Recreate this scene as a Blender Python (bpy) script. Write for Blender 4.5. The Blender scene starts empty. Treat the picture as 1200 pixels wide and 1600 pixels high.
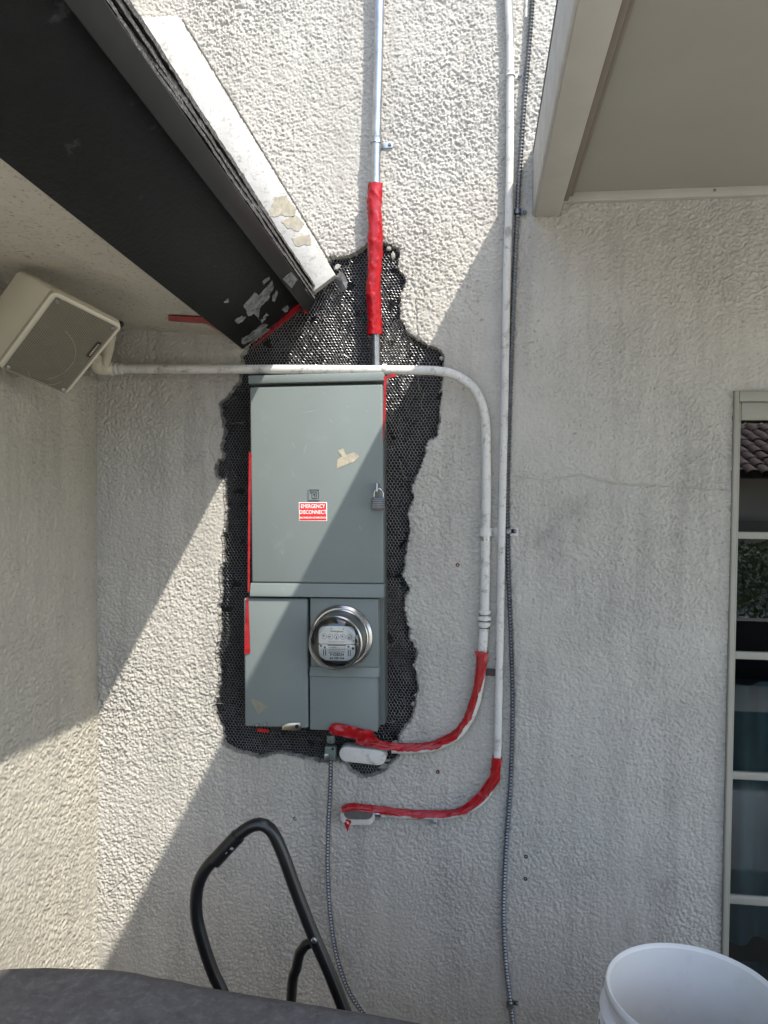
import bpy, bmesh, math, random
import numpy as np
from mathutils import Vector, Matrix, noise
from mathutils.geometry import delaunay_2d_cdt
random.seed(4); RNG = np.random.default_rng(4)
SC = bpy.context.scene; COL = SC.collection

# ------------------------------------------------------------------ camera
F, CX, CY, DIST, EYE = 1200.0, 600.0, 800.0, 2.15, 1.60
n_ = np.array([148., -32., F]); n_ /= np.linalg.norm(n_)
d_ = np.array([-.013, 1., 0.]); d_ -= n_ * (d_ @ n_); d_ /= np.linalg.norm(d_)
r_ = np.cross(d_, n_)
ROT = np.stack([r_, n_, -d_]); EYEP = np.array([0., -DIST, EYE])
cam = bpy.data.cameras.new('camera'); camo = bpy.data.objects.new('camera', cam); COL.objects.link(camo)
cam.sensor_fit = 'VERTICAL'; cam.sensor_height = 36.0; cam.lens = 36.0 * F / 1600.0
cam.clip_start = .02; cam.clip_end = 500
m = Matrix.Identity(4)
for i in range(3):
    m[i][0] = ROT[i, 0]; m[i][1] = -ROT[i, 1]; m[i][2] = -ROT[i, 2]; m[i][3] = EYEP[i]
camo.matrix_world = m
SC.camera = camo
# ------------------------------------------------------------------ light
SUN = Vector((1.0, -1.0, 1.92)).normalized()
world = bpy.data.worlds.new('World'); SC.world = world; world.use_nodes = True
wn = world.node_tree.nodes; wl = world.node_tree.links
sky = wn.new('ShaderNodeTexSky'); sky.sky_type = 'NISHITA'; sky.sun_disc = False
sky.sun_elevation = math.asin(SUN.z); sky.sun_rotation = math.atan2(SUN.x, SUN.y)
sky.air_density = 1.0; sky.dust_density = 1.5; sky.ozone_density = 1.0
bg = wn['Background']; bg.inputs['Strength'].default_value = .15; wl.new(sky.outputs[0], bg.inputs['Color'])
sl = bpy.data.lights.new('sun', 'SUN'); sl.energy = 2.5; sl.angle = math.radians(.55); sl.color = (1, .95, .87)
so = bpy.data.objects.new('sun', sl); COL.objects.link(so)
so.rotation_euler = (-SUN).to_track_quat('-Z', 'Y').to_euler(); so.location = (3, -4, 8)
SC.view_settings.view_transform = 'Standard'; SC.view_settings.look = 'None'
SC.view_settings.exposure = 1.52; SC.view_settings.gamma = 1; SC.view_settings.use_curve_mapping = False
SC.cycles.use_denoising = True; SC.cycles.max_bounces = 10; SC.cycles.diffuse_bounces = 6

# ------------------------------------------------------------------ helpers
def V3(a): return Vector((float(a[0]), float(a[1]), float(a[2])))
def ray(px, py): return ROT @ np.array([(px - CX) / F, (py - CY) / F, 1.0])
def W(px, py, y=0.0):
    v = ray(px, py); return V3(EYEP + v * ((y - EYEP[1]) / v[1]))
def onx(px, py, x):
    v = ray(px, py); return V3(EYEP + v * ((x - EYEP[0]) / v[0]))
def catmull(pts, n=8):
    P = [Vector(p) for p in pts]; P = [P[0] * 2 - P[1]] + P + [P[-1] * 2 - P[-2]]; out = []
    for i in range(1, len(P) - 2):
        a, b, c, d = P[i - 1:i + 3]
        for k in range(n):
            t = k / n
            out.append(.5 * ((2 * b) + (c - a) * t + (2 * a - 5 * b + 4 * c - d) * t * t + (3 * b - a - 3 * c + d) * t ** 3))
    out.append(P[-2]); return out
def resample(pts, step):
    L = [0]
    for a, b in zip(pts, pts[1:]): L.append(L[-1] + (b - a).length)
    n = max(2, int(L[-1] / step)); out = []; j = 0
    for i in range(n + 1):
        s = L[-1] * i / n
        while j < len(L) - 2 and L[j + 1] < s: j += 1
        out.append(pts[j].lerp(pts[j + 1], min(1, max(0, (s - L[j]) / max(1e-9, L[j + 1] - L[j])))))
    return out
ORG = {}
def thing(name, label, cat, loc=(0, 0, 0), group=None, kind=None):
    o = bpy.data.objects.new(name, None); COL.objects.link(o); o.location = loc; o.empty_display_size = .05
    o['label'] = label; o['category'] = cat
    if group: o['group'] = group
    if kind: o['kind'] = kind
    ORG[o.name] = Vector(loc); return o
def tag(o, label, cat, group=None, kind=None):
    o['label'] = label; o['category'] = cat
    if group: o['group'] = group
    if kind: o['kind'] = kind
    return o
class MB:
    def __init__(s): s.v = []; s.f = []; s.m = []; s.mi = 0
    def add(s, vs, fs):
        b = len(s.v); s.v += [tuple(v) for v in vs]
        for f in fs: s.f.append(tuple(b + i for i in f)); s.m.append(s.mi)
        return s
    def box(s, O, U, Vv, N, r):       # r=(u0,u1,v0,v1,n0,n1) in the frame O,U,V,N
        O, U, Vv, N = Vector(O), Vector(U), Vector(Vv), Vector(N); u0, u1, v0, v1, n0, n1 = r
        vs = [O + U * a + Vv * b + N * c for c in (n0, n1) for b in (v0, v1) for a in (u0, u1)]
        return s.add(vs, [(0, 1, 3, 2), (4, 6, 7, 5), (0, 4, 5, 1), (2, 3, 7, 6), (0, 2, 6, 4), (1, 5, 7, 3)])
    def prism(s, poly, ext):          # closed polygon (3-D points) swept by ext
        n = len(poly); ext = Vector(ext); P = [Vector(p) for p in poly]
        s.add(P + [p + ext for p in P], [tuple(range(n - 1, -1, -1)), tuple(range(n, 2 * n))] + [(i, (i + 1) % n, n + (i + 1) % n, n + i) for i in range(n)])
        return s
    def tube(s, pts, r, seg=14, caps=True, flat=1.0, up=None):
        pts = [Vector(p) for p in pts]; n = len(pts); rr = r if callable(r) else (lambda i, a: r)
        t0 = (pts[1] - pts[0]).normalized(); ref = Vector(up) if up else (Vector((0, -1, 0)) if abs(t0.y) < .9 else Vector((1, 0, 0)))
        vs = []; fs = []
        for i, p in enumerate(pts):
            t = (pts[min(i + 1, n - 1)] - pts[max(i - 1, 0)]).normalized()
            ref = (ref - t * ref.dot(t)).normalized(); b = t.cross(ref)
            for k in range(seg):
                a = 2 * math.pi * k / seg; q = rr(i, a); vs.append(p + ref * (math.cos(a) * q * flat) + b * (math.sin(a) * q))
        for i in range(n - 1):
            for k in range(seg):
                k2 = (k + 1) % seg; fs.append((i * seg + k, i * seg + k2, (i + 1) * seg + k2, (i + 1) * seg + k))
        if caps: fs += [tuple(range(seg - 1, -1, -1)), tuple((n - 1) * seg + k for k in range(seg))]
        return s.add(vs, fs)
    def lathe(s, O, U, Vv, N, prof, seg=48):   # prof: (radius, height along N)
        O, U, Vv, N = Vector(O), Vector(U), Vector(Vv), Vector(N); vs = []; fs = []; n = len(prof)
        for r, h in prof:
            for k in range(seg):
                a = 2 * math.pi * k / seg; vs.append(O + N * h + U * (r * math.cos(a)) + Vv * (r * math.sin(a)))
        for i in range(n - 1):
            for k in range(seg):
                k2 = (k + 1) % seg; fs.append((i * seg + k, i * seg + k2, (i + 1) * seg + k2, (i + 1) * seg + k))
        return s.add(vs, fs)
    def build(s, name, mats, parent=None, bevel=0, smooth=None, seg=2):
        o0 = Vector((0, 0, 0))
        if parent: o0 = ORG[parent.name]
        me = bpy.data.meshes.new(name); me.from_pydata([tuple(Vector(v) - o0) for v in s.v], [], s.f)
        for mt in (mats if isinstance(mats, (list, tuple)) else [mats]): me.materials.append(mt)
        for p, k in zip(me.polygons, s.m): p.material_index = k
        bm = bmesh.new(); bm.from_mesh(me)
        bmesh.ops.recalc_face_normals(bm, faces=bm.faces)
        if bevel:
            ed = [e for e in bm.edges if len(e.link_faces) == 2 and e.calc_face_angle(0) > math.radians(35)]
            bmesh.ops.bevel(bm, geom=ed, offset=bevel, segments=seg, profile=.5, affect='EDGES', clamp_overlap=True)
        if smooth is None: smooth = bool(bevel)
        if smooth:
            lim = math.radians(smooth if smooth is not True else 40)
            for f in bm.faces: f.smooth = True
            for e in bm.edges:
                if len(e.link_faces) == 2 and e.calc_face_angle(0) > lim: e.smooth = False
        bm.to_mesh(me); bm.free()
        o = bpy.data.objects.new(name, me); COL.objects.link(o)
        if parent: o.parent = parent
        ORG[o.name] = o0; return o
def text(s, size, O, U, Vup, N, mat, parent, name='lettering', ext=.0002, align='CENTER', bold=0.0, sx=1.0):
    c = bpy.data.curves.new(name, 'FONT'); c.body = s; c.size = size; c.align_x = align; c.align_y = 'CENTER'; c.extrude = ext; c.offset = bold; c.resolution_u = 3
    t = bpy.data.objects.new(name, c); COL.objects.link(t)
    dg = bpy.context.evaluated_depsgraph_get(); me = bpy.data.meshes.new_from_object(t.evaluated_get(dg)); bpy.data.objects.remove(t); bpy.data.curves.remove(c)
    M = Matrix.Identity(4); U, Vup, N = Vector(U) * sx, Vector(Vup), Vector(N); o0 = ORG[parent.name] if parent else Vector((0, 0, 0))
    for i in range(3): M[i][0], M[i][1], M[i][2], M[i][3] = U[i], Vup[i], N[i], Vector(O)[i] - o0[i]
    me.transform(M); me.materials.clear(); me.materials.append(mat)
    return me
def text_obj(name, meshes, parent):
    bm = bmesh.new()
    for me in meshes: bm.from_mesh(me)
    me0 = bpy.data.meshes.new(name); bm.to_mesh(me0); bm.free()
    for mt in meshes[0].materials: me0.materials.append(mt)
    o = bpy.data.objects.new(name, me0); COL.objects.link(o); o.parent = parent; ORG[o.name] = ORG[parent.name]; return o

# ------------------------------------------------------------------ materials
def mat(name, col, rough=.6, metal=0, var=0, scale=20, var2=None, bump=0, bscale=200, bdist=.001, spec=.5, stain_spots=None, trans=0, streak=0):
    m = bpy.data.materials.new(name); m.use_nodes = True; nt = m.node_tree; N = nt.nodes; L = nt.links; b = N['Principled BSDF']
    b.inputs['Base Color'].default_value = (*col, 1); b.inputs['Roughness'].default_value = rough; b.inputs['Metallic'].default_value = metal
    b.inputs['Specular IOR Level'].default_value = spec
    tc = N.new('ShaderNodeTexCoord'); co = tc.outputs['Object']
    cur = None
    def nz(sc, det=4, ro=.6, dist=0):
        t = N.new('ShaderNodeTexNoise'); t.inputs['Scale'].default_value = sc; t.inputs['Detail'].default_value = det; t.inputs['Roughness'].default_value = ro; t.inputs['Distortion'].default_value = dist
        L.new(co, t.inputs['Vector']); return t.outputs['Fac']
    def ramp(fac, a, bb, p0=.3, p1=.7):
        r = N.new('ShaderNodeValToRGB'); r.color_ramp.elements[0].position = p0; r.color_ramp.elements[1].position = p1
        r.color_ramp.elements[0].color = (*a, 1); r.color_ramp.elements[1].color = (*bb, 1); L.new(fac, r.inputs[0]); return r.outputs[0]
    if var:
        c2 = var2 or tuple(c * (1 - var) for c in col)
        cur = ramp(nz(scale), c2, col)
    if stain_spots:                       # (colour, scale, threshold, strength)
        sc_, ss, th, st = stain_spots; f = ramp(nz(ss, 6, .7, .3), (st,) * 3, (0, 0, 0), th - .06, th + .06)
        mx = N.new('ShaderNodeMix'); mx.data_type = 'RGBA'; L.new(f, mx.inputs[0]); mx.inputs[7].default_value = (*sc_, 1)
        if cur: L.new(cur, mx.inputs[6])
        else: mx.inputs[6].default_value = (*col, 1)
        cur = mx.outputs[2]
    if streak:                      # run-off grime: noise stretched downward, thresholded
        mp = N.new('ShaderNodeMapping'); mp.inputs['Scale'].default_value = (9, 9, .9); L.new(co, mp.inputs[0])
        t = N.new('ShaderNodeTexNoise'); t.inputs['Scale'].default_value = 1.6; t.inputs['Detail'].default_value = 7; t.inputs['Roughness'].default_value = .68; L.new(mp.outputs[0], t.inputs['Vector'])
        f = ramp(t.outputs['Fac'], (streak,) * 3, (0, 0, 0), .30, .52)
        mx = N.new('ShaderNodeMix'); mx.data_type = 'RGBA'; L.new(f, mx.inputs[0]); mx.inputs[7].default_value = (.20, .19, .17, 1); L.new(cur, mx.inputs[6]); cur = mx.outputs[2]
        f = ramp(nz(130, 3, .6), (.55,) * 3, (0, 0, 0), .30, .36)  # dark specks in the colour: dirt, and pit shade painted in
        mx = N.new('ShaderNodeMix'); mx.data_type = 'RGBA'; L.new(f, mx.inputs[0]); mx.inputs[7].default_value = (.13, .125, .115, 1); L.new(cur, mx.inputs[6]); cur = mx.outputs[2]
    if cur: L.new(cur, b.inputs['Base Color'])
    if bump:
        bp = N.new('ShaderNodeBump'); bp.inputs['Strength'].default_value = bump; bp.inputs['Distance'].default_value = bdist
        L.new(nz(bscale, 5), bp.inputs['Height']); L.new(bp.outputs[0], b.inputs['Normal'])
    if trans: b.inputs['Transmission Weight'].default_value = trans
    return m
M = {}
M['stucco'] = mat('stucco', (.485, .463, .413), .9, var=.13, scale=6, streak=.35, bump=.8, bscale=420, bdist=.0016, spec=.2, stain_spots=((.30, .285, .26), 3.2, .36, .55))
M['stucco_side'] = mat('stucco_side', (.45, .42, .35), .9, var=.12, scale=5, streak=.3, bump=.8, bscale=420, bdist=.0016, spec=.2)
M['soffit_stucco'] = mat('soffit_stucco', (.52, .485, .40), .9, var=.1, scale=8, bump=.4, bscale=150, bdist=.002, spec=.2, stain_spots=((.09, .08, .06), 95, .375, .85))  # dark spots paint the shade of pinholes into the colour
M['core'] = mat('stucco_core', (.42, .40, .355), .95, var=.5, scale=90, bump=.8, bscale=180, bdist=.004)
M['paper'] = mat('building_paper', (.006, .006, .007), .42, spec=.22, var=.4, scale=14, bump=.9, bscale=22, bdist=.02)
M['wire'] = mat('lath_wire', (.29, .29, .29), .34, .6, var=.3, scale=60)
M['charcoal'] = mat('charcoal_paint', (.009, .0095, .009), .5, spec=.3, var=.35, scale=30, bump=.5, bscale=90, bdist=.003, stain_spots=((.10, .11, .105), 14, .30, .5))
M['drip'] = mat('drip_edge_paint', (.022, .023, .0215), .45, var=.25, scale=22)
M['shingle'] = mat('shingle_grit', (.11, .105, .10), .95, var=.75, scale=120, bump=1, bscale=500, bdist=.003, stain_spots=((.32, .31, .30), 260, .42, .8))
M['white_board'] = mat('white_board_paint', (.52, .51, .475), .65, var=.15, scale=12, bump=.4, bscale=70, bdist=.003, streak=.25, stain_spots=((.20, .17, .13), 45, .38, .7))
M['residue'] = mat('tape_residue', (.50, .45, .33), .8, var=.45, scale=60, stain_spots=((.30, .29, .26), 70, .45, .8))
M['residue_grey'] = mat('scraped_paint', (.24, .25, .245), .7, var=.5, scale=60, stain_spots=((.06, .06, .06), 60, .45, .9))
M['grey'] = mat('panel_grey_enamel', (.185, .215, .208), .5, spec=.25, var=.08, scale=5, bump=.12, bscale=420, bdist=.0006, stain_spots=((.25, .275, .265), 9, .36, .35))
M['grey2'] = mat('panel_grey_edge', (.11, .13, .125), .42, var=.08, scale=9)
M['gap'] = mat('dark_gap', (.008, .008, .008), .8)
M['red'] = mat('red_tape_vinyl', (.38, .004, .009), .30, var=.35, scale=40, bump=.45, bscale=55, bdist=.003)
M['sticker'] = mat('sticker_red', (.68, .012, .012), .4)
M['white'] = mat('white_print', (.8, .8, .78), .5)
M['black'] = mat('black_print', (.015, .015, .015), .5)
M['plate'] = mat('meter_plate', (.62, .62, .60), .5, var=.08, scale=60)
M['chrome'] = mat('polished_steel', (.44, .44, .43), .26, 1, var=.15, scale=40)
M['steel'] = mat('zinc_steel', (.52, .54, .55), .34, 1, var=.3, scale=25, stain_spots=((.28, .28, .28), 50, .38, .6))
M['brass'] = mat('latch_metal', (.62, .58, .50), .3, 1, var=.2, scale=60)
M['cond'] = mat('painted_conduit', (.62, .61, .57), .5, var=.14, scale=14, bump=.15, bscale=150, bdist=.001, stain_spots=((.20, .19, .17), 30, .40, .7), streak=.3)
M['plate_zinc'] = mat('zinc_plate', (.24, .235, .22), .3, .5, var=.2, scale=40)
M['flex'] = mat('flex_conduit_metal', (.22, .235, .25), .38, 1, var=.3, scale=30)
M['green'] = mat('connector_grey_green', (.16, .20, .185), .45, .3, var=.4, scale=60)
M['speaker'] = mat('speaker_plastic', (.56, .52, .41), .5, var=.06, scale=10, bump=.15, bscale=500, bdist=.0005)
M['grille'] = mat('grille_metal', (.19, .17, .125), .5, var=.15, scale=30)
M['arc'] = mat('driver_highlight', (.27, .245, .185), .6)  # pale tone for the painted highlight of the driver rings
M['dark'] = mat('dark_interior', (.02, .02, .018), .8)
M['beam'] = mat('beam_paint', (.46, .44, .38), .6, var=.1, scale=9, bump=.25, bscale=60, bdist=.002)
M['beam_wood'] = mat('pale_beam_side', (.50, .50, .47), .7, var=.2, scale=20, bump=.4, bscale=70, bdist=.002)  # beam side in a lighter, greyer colour
M['moulding'] = mat('moulding_paint', (.22, .19, .15), .6, var=.12, scale=14)
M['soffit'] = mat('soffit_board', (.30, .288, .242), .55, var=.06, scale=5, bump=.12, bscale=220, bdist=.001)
M['frame'] = mat('window_frame_vinyl', (.30, .29, .24), .45, var=.08, scale=12)
M['blacktube'] = mat('black_powder_coat', (.010, .010, .011), .32, var=.3, scale=30, bump=.1, bscale=300, bdist=.0005)
M['bucket'] = mat('bucket_plastic', (.70, .685, .65), .38, var=.06, scale=14, stain_spots=((.58, .57, .55), 16, .36, .5))
M['cover'] = mat('cover_vinyl', (.125, .118, .114), .85, spec=.3, var=.35, scale=40, bump=.5, bscale=160, bdist=.002, stain_spots=((.19, .182, .178), 70, .43, .4))
M['patio'] = mat('patio_concrete', (.56, .53, .47), .85, var=.15, scale=2)
M['tile'] = mat('clay_tile', (.22, .14, .115), .75, var=.4, scale=6)
M['housewall'] = mat('neighbour_plaster', (.50, .46, .38), .9, var=.1, scale=1.5)
M['leaf'] = mat('hedge_leaf', (.12, .18, .05), .55, var=.5, scale=3)
M['curtain'] = mat('teal_curtain', (.038, .08, .095), .8, var=.3, scale=9)
M['rust'] = mat('red_anchor_plug', (.17, .03, .025), .7, var=.4, scale=200)
# glass
def glass(name, f0, tint):
    m = bpy.data.materials.new(name); m.use_nodes = True; N = m.node_tree.nodes; L = m.node_tree.links; N.clear()
    o = N.new('ShaderNodeOutputMaterial'); mx = N.new('ShaderNodeMixShader'); t = N.new('ShaderNodeBsdfTransparent'); g = N.new('ShaderNodeBsdfGlossy')
    fr = N.new('ShaderNodeFresnel'); fr.inputs[0].default_value = 1.5; ma = N.new('ShaderNodeMath'); ma.operation = 'ADD'; ma.inputs[1].default_value = f0; ma.use_clamp = True
    t.inputs[0].default_value = (*tint, 1); g.inputs['Roughness'].default_value = .01; g.inputs['Color'].default_value = (.95, .95, .95, 1)
    L.new(fr.outputs[0], ma.inputs[0]); L.new(ma.outputs[0], mx.inputs[0]); L.new(t.outputs[0], mx.inputs[1]); L.new(g.outputs[0], mx.inputs[2]); L.new(mx.outputs[0], o.inputs[0]); return m
M['glass'] = glass('window_glass', .07, (.75, .82, .80)); M['dome'] = glass('meter_glass', .03, (.93, .95, .94))

# ------------------------------------------------------------------ stucco wall with the broken hole
HOLE_PX = [(512, 412), (515, 400), (530, 402), (545, 398), (556, 392), (570, 385), (575, 378), (600, 378), (612, 382), (622, 388), (627, 400), (620, 415), (630, 428), (637, 440), (625, 460), (627, 480), (624, 495), (632, 508), (636, 520), (650, 528), (670, 538), (690, 546), (694, 560), (692, 600), (690, 640), (688, 660), (683, 684), (669, 690), (665, 712), (654, 740), (645, 758), (648, 775), (639, 800), (641, 830), (638, 850), (632, 880), (629, 900), (641, 920), (633, 935), (631, 955), (641, 985), (640, 1000), (653, 1015), (648, 1040), (654, 1075), (648, 1110), (639, 1130), (625, 1150), (621, 1165), (626, 1183), (610, 1193), (600, 1207), (585, 1212), (565, 1217), (550, 1206), (540, 1194), (525, 1189), (510, 1193), (490, 1189), (470, 1184), (450, 1181), (430, 1178), (405, 1184), (385, 1178), (365, 1174), (348, 1165), (346, 1140), (336, 1125), (332, 1105), (339, 1085), (342, 1050), (336, 1020), (344, 985), (339, 950), (346, 925), (340, 900), (349, 875), (347, 840), (353, 800), (349, 775), (349, 755), (336, 740), (335, 725), (348, 715), (344, 700), (349, 680), (345, 650), (341, 630), (355, 620), (363, 605), (373, 595), (375, 580), (379, 568), (375, 555), (392, 530), (440, 495), (480, 460), (500, 440)]
def rough_outline(px, step=.003, amp=.0052):
    P = [W(*p) for p in px]; P.append(P[0]); R = resample(P, step)[:-1]; out = []
    for i, p in enumerate(R):
        k = noise.noise(p * 42) * amp * .9 + noise.noise(p * 210 + Vector((7, 3, 1))) * amp * .5 + random.uniform(-1, 1) * .0017
        k2 = noise.noise(p * 42 + Vector((31, 0, 9))) * amp * .9 + noise.noise(p * 210 + Vector((17, 3, 1))) * amp * .5 + random.uniform(-1, 1) * .0017
        out.append((p.x + k, p.z + k2))
    return np.array(out)
OUT = rough_outline(HOLE_PX)
def inside(poly, x, z):
    r = np.zeros(x.shape, bool); n = len(poly); j = n - 1
    for i in range(n):
        xi, zi = poly[i]; xj, zj = poly[j]
        c = ((zi > z) != (zj > z)); 
        if zi != zj: r ^= c & (x < (xj - xi) * (z - zi) / (zj - zi) + xi)
        j = i
    return r
def blur(a, s):
    fy = np.fft.fftfreq(a.shape[0])[:, None]; fx = np.fft.rfftfreq(a.shape[1])[None]
    return np.fft.irfft2(np.fft.rfft2(a) * np.exp(-2 * (math.pi * s) ** 2 * (fx ** 2 + fy ** 2)), s=a.shape)
def stucco_height(nu, nv, cell, amp, seed):
    g = np.random.default_rng(seed); a = g.normal(size=(nu, nv))
    def band(s): b = blur(g.normal(size=(nu, nv)), s); return b / b.std()
    h = np.tanh(band(.0018 / cell) * 1.0 + .25) * .85 + band(.0011 / cell) * .40 + band(.006 / cell) * .12
    mod = 1 + .25 * band(.10 / cell); return h * amp * np.clip(mod, .45, 1.6) + band(.12 / cell) * .0012
def axis(a0, a1, c0, c1, cell):
    fine = np.arange(c0, c1 + cell * .5, cell)
    lo = np.linspace(a0, c0, max(2, int((c0 - a0) / .25) + 1))[:-1] if a0 < c0 else np.array([])
    hi = np.linspace(fine[-1], a1, max(2, int((a1 - fine[-1]) / .25) + 1))[1:] if a1 > fine[-1] else np.array([])
    return np.concatenate([lo, fine, hi]), len(lo), len(fine)
WIN_X0 = W(1137, 1000).x; WIN_Z1 = W(1150, 611).z; WIN_X1 = WIN_X0 + 1.15; WIN_Z0 = 0.0
CRACKS = [([(529, 433), (284, 31)], .009), ([(342, 655), (329, 668), (325, 700), (334, 722)], .004), ([(648, 470), (651, 500), (651, 530)], .0035), ([(655, 746), (672, 742), (690, 752), (690, 770)], .0025),
          ([(800, 744), (850, 752), (900, 742), (960, 757), (1060, 760), (1136, 766)], .0042), ([(1110, 560), (1111, 600), (1134, 612)], .003), ([(165, 1398), (178, 1388), (196, 1372)], .004), ([(640, 990), (655, 1000)], .003)]
def grid_mesh(name, X, Z, H, keep, P, material):
    nx, nz = len(X), len(Z)
    xx, zz = np.meshgrid(X, Z, indexing='ij'); co = P(xx, zz, H).reshape(-1, 3)
    idx = np.arange(nx * nz).reshape(nx, nz); q = np.stack([idx[:-1, :-1], idx[1:, :-1], idx[1:, 1:], idx[:-1, 1:]], -1).reshape(-1, 4)
    q = q[keep.reshape(-1)]
    used = np.zeros(nx * nz, bool); used[q.reshape(-1)] = True; re = np.cumsum(used) - 1; co = co[used]; q = re[q]
    me = bpy.data.meshes.new(name); me.vertices.add(len(co)); me.vertices.foreach_set('co', co.astype(np.float32).reshape(-1))
    me.loops.add(len(q) * 4); me.loops.foreach_set('vertex_index', q.astype(np.int32).reshape(-1))
    me.polygons.add(len(q)); me.polygons.foreach_set('loop_start', np.arange(0, len(q) * 4, 4, dtype=np.int32)); me.polygons.foreach_set('loop_total', np.full(len(q), 4, np.int32))
    me.polygons.foreach_set('use_smooth', np.ones(len(q), bool)); me.update(calc_edges=True); me.validate(); me.materials.append(material)
    o = bpy.data.objects.new(name, me); COL.objects.link(o); ORG[o.name] = Vector((0, 0, 0)); return o
CELL = .0023
CORNER_X = W(150, 800).x
WX0 = CORNER_X - .02
X, lx, fx = axis(WX0, 4.0, WX0, WIN_X0, (WIN_X0 - WX0) / round((WIN_X0 - WX0) / CELL))
xr = np.array([WIN_X0 + .03, WIN_X0 + .08, WIN_X0 + .16, WIN_X0 + .4, WIN_X0 + .8, WIN_X1, 3.0, 4.0])
xr2 = np.arange(WIN_X0 + CELL * 1.2, WIN_X0 + .12, CELL * 1.2)
X = np.concatenate([X[:fx], xr2, [WIN_X0 + .3, WIN_X0 + .6, WIN_X0 + .9, WIN_X1, 3.0, 4.0]]); nfx = fx + len(xr2)
Z, lz, fz = axis(0, 4.6, .08, 3.06, CELL)
Z[np.argmin(abs(Z - WIN_Z1))] = WIN_Z1; Z[np.argmin(abs(Z - WIN_Z0))] = WIN_Z0
H = np.zeros((len(X), len(Z))); H[:nfx, lz:lz + fz] = stucco_height(nfx, fz, CELL, .0019, 11)
xx, zz = np.meshgrid(X, Z, indexing='ij')
for pl, dep in CRACKS:
    P = [W(*p) for p in pl]; R = resample(P, .0015)
    for p in R:
        wob = noise.noise(p * 60) * (.004 if dep < .008 else .0012); i0 = np.searchsorted(X, p.x + wob); j0 = np.searchsorted(Z, p.z + wob * .6)
        if i0 < len(X) and j0 < len(Z): H[i0, j0] = -dep; H[i0, j0 - 1] = min(H[i0, j0 - 1], -dep * .6)
for (px, py, rx, ry, cnt) in [(712, 700, 34, 70, 90), (815, 430, 16, 100, 120), (735, 470, 18, 40, 30), (830, 520, 30, 60, 40), (560, 1225, 90, 25, 40), (720, 940, 40, 80, 30), (1085, 690, 50, 60, 50), (900, 470, 90, 60, 40), (250, 660, 60, 40, 30), (700, 1385, 40, 30, 30), (860, 1330, 60, 60, 30), (400, 1330, 90, 80, 30), (250, 1100, 60, 80, 40), (690, 200, 80, 120, 40), (960, 640, 100, 90, 40)]:
    for _ in range(cnt):
        p = W(px + random.gauss(0, rx * .6), py + random.gauss(0, ry * .6)); i0 = np.searchsorted(X, p.x); j0 = np.searchsorted(Z, p.z); n2 = random.choice((1, 1, 2))
        if 2 < i0 < nfx - 3 and lz + 2 < j0 < lz + fz - 3: H[i0:i0 + n2, j0:j0 + random.choice((1, 1, 2))] = -random.uniform(.003, .005)
# snap vertices near the outline
def near_outline(x, z):
    bx, bz, bd = x.copy(), z.copy(), np.full(x.shape, 9.0); n = len(OUT)
    for i in range(n):
        a = OUT[i]; b = OUT[(i + 1) % n]; ab = b - a; t = np.clip(((x - a[0]) * ab[0] + (z - a[1]) * ab[1]) / (ab @ ab), 0, 1)
        px = a[0] + ab[0] * t; pz = a[1] + ab[1] * t; d = np.hypot(px - x, pz - z); k = d < bd
        bd[k] = d[k]; bx[k] = px[k]; bz[k] = pz[k]
    return bx, bz, bd
x0, z0 = OUT.min(0) - .02; x1, z1 = OUT.max(0) + .02
ia, ib = np.searchsorted(X, [x0, x1]); ja, jb = np.searchsorted(Z, [z0, z1])
sx = xx[ia:ib, ja:jb]; sz = zz[ia:ib, ja:jb]
bx, bz, bd = near_outline(sx, sz); k = bd < CELL * .62
XX, ZZ = xx.copy(), zz.copy(); sub = XX[ia:ib, ja:jb]; sub[k] = bx[k]; sub = ZZ[ia:ib, ja:jb]; sub[k] = bz[k]
lip = np.clip(1 - bd / .012, 0, 1); H[ia:ib, ja:jb] -= lip ** 2 * .003 * (1 + RNG.normal(size=lip.shape) * .5)
cxm = (XX[:-1, :-1] + XX[1:, 1:] + XX[1:, :-1] + XX[:-1, 1:]) / 4; czm = (ZZ[:-1, :-1] + ZZ[1:, 1:] + ZZ[1:, :-1] + ZZ[:-1, 1:]) / 4
keep = np.ones(cxm.shape, bool)
keep[ia:ib, ja:jb] &= ~inside(OUT, cxm[ia:ib, ja:jb], czm[ia:ib, ja:jb])
keep &= ~((cxm > WIN_X0) & (cxm < WIN_X1) & (czm > WIN_Z0) & (czm < WIN_Z1))
wall = thing('stucco_wall', 'rough cream stucco house wall with a ragged hole broken around the grey panel', 'wall')
def Pw(x, z, h): return np.stack([XX, -h, ZZ], -1)
face = grid_mesh('stucco_coat', X, Z, H, keep, Pw, M['stucco']); face.parent = wall
# broken rim: from the stucco face back to the paper, in three ragged rings
rim = MB(); n = len(OUT); cen = OUT.mean(0); rings = []
for j, dy in enumerate((-.0006, .006, .013, .022)):
    ring = []
    for i in range(n):
        a = OUT[i - 1]; b = OUT[(i + 1) % n]; nn = np.array([-(b - a)[1], (b - a)[0]]); nn /= np.linalg.norm(nn) + 1e-9   # inward for this winding is checked below
        p = Vector((OUT[i][0], dy, OUT[i][1])); off = 0 if j == 0 else (.0004 * j + .010 * abs(noise.noise(p * 78 + Vector((0, j * .6, 0)))) * (1, .55, 1.0, .6)[j] + random.uniform(-.0018, .0018))
        t = OUT[i] + nn * off; ring.append((t[0], dy, t[1]))
    rings.append(ring)
area = sum(OUT[i][0] * OUT[(i + 1) % n][1] - OUT[(i + 1) % n][0] * OUT[i][1] for i in range(n))
if area < 0:
    for j in range(1, 4):
        for i in range(n):
            q = rings[j][i]; rings[j][i] = (2 * OUT[i][0] - q[0], q[1], 2 * OUT[i][1] - q[2])
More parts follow.
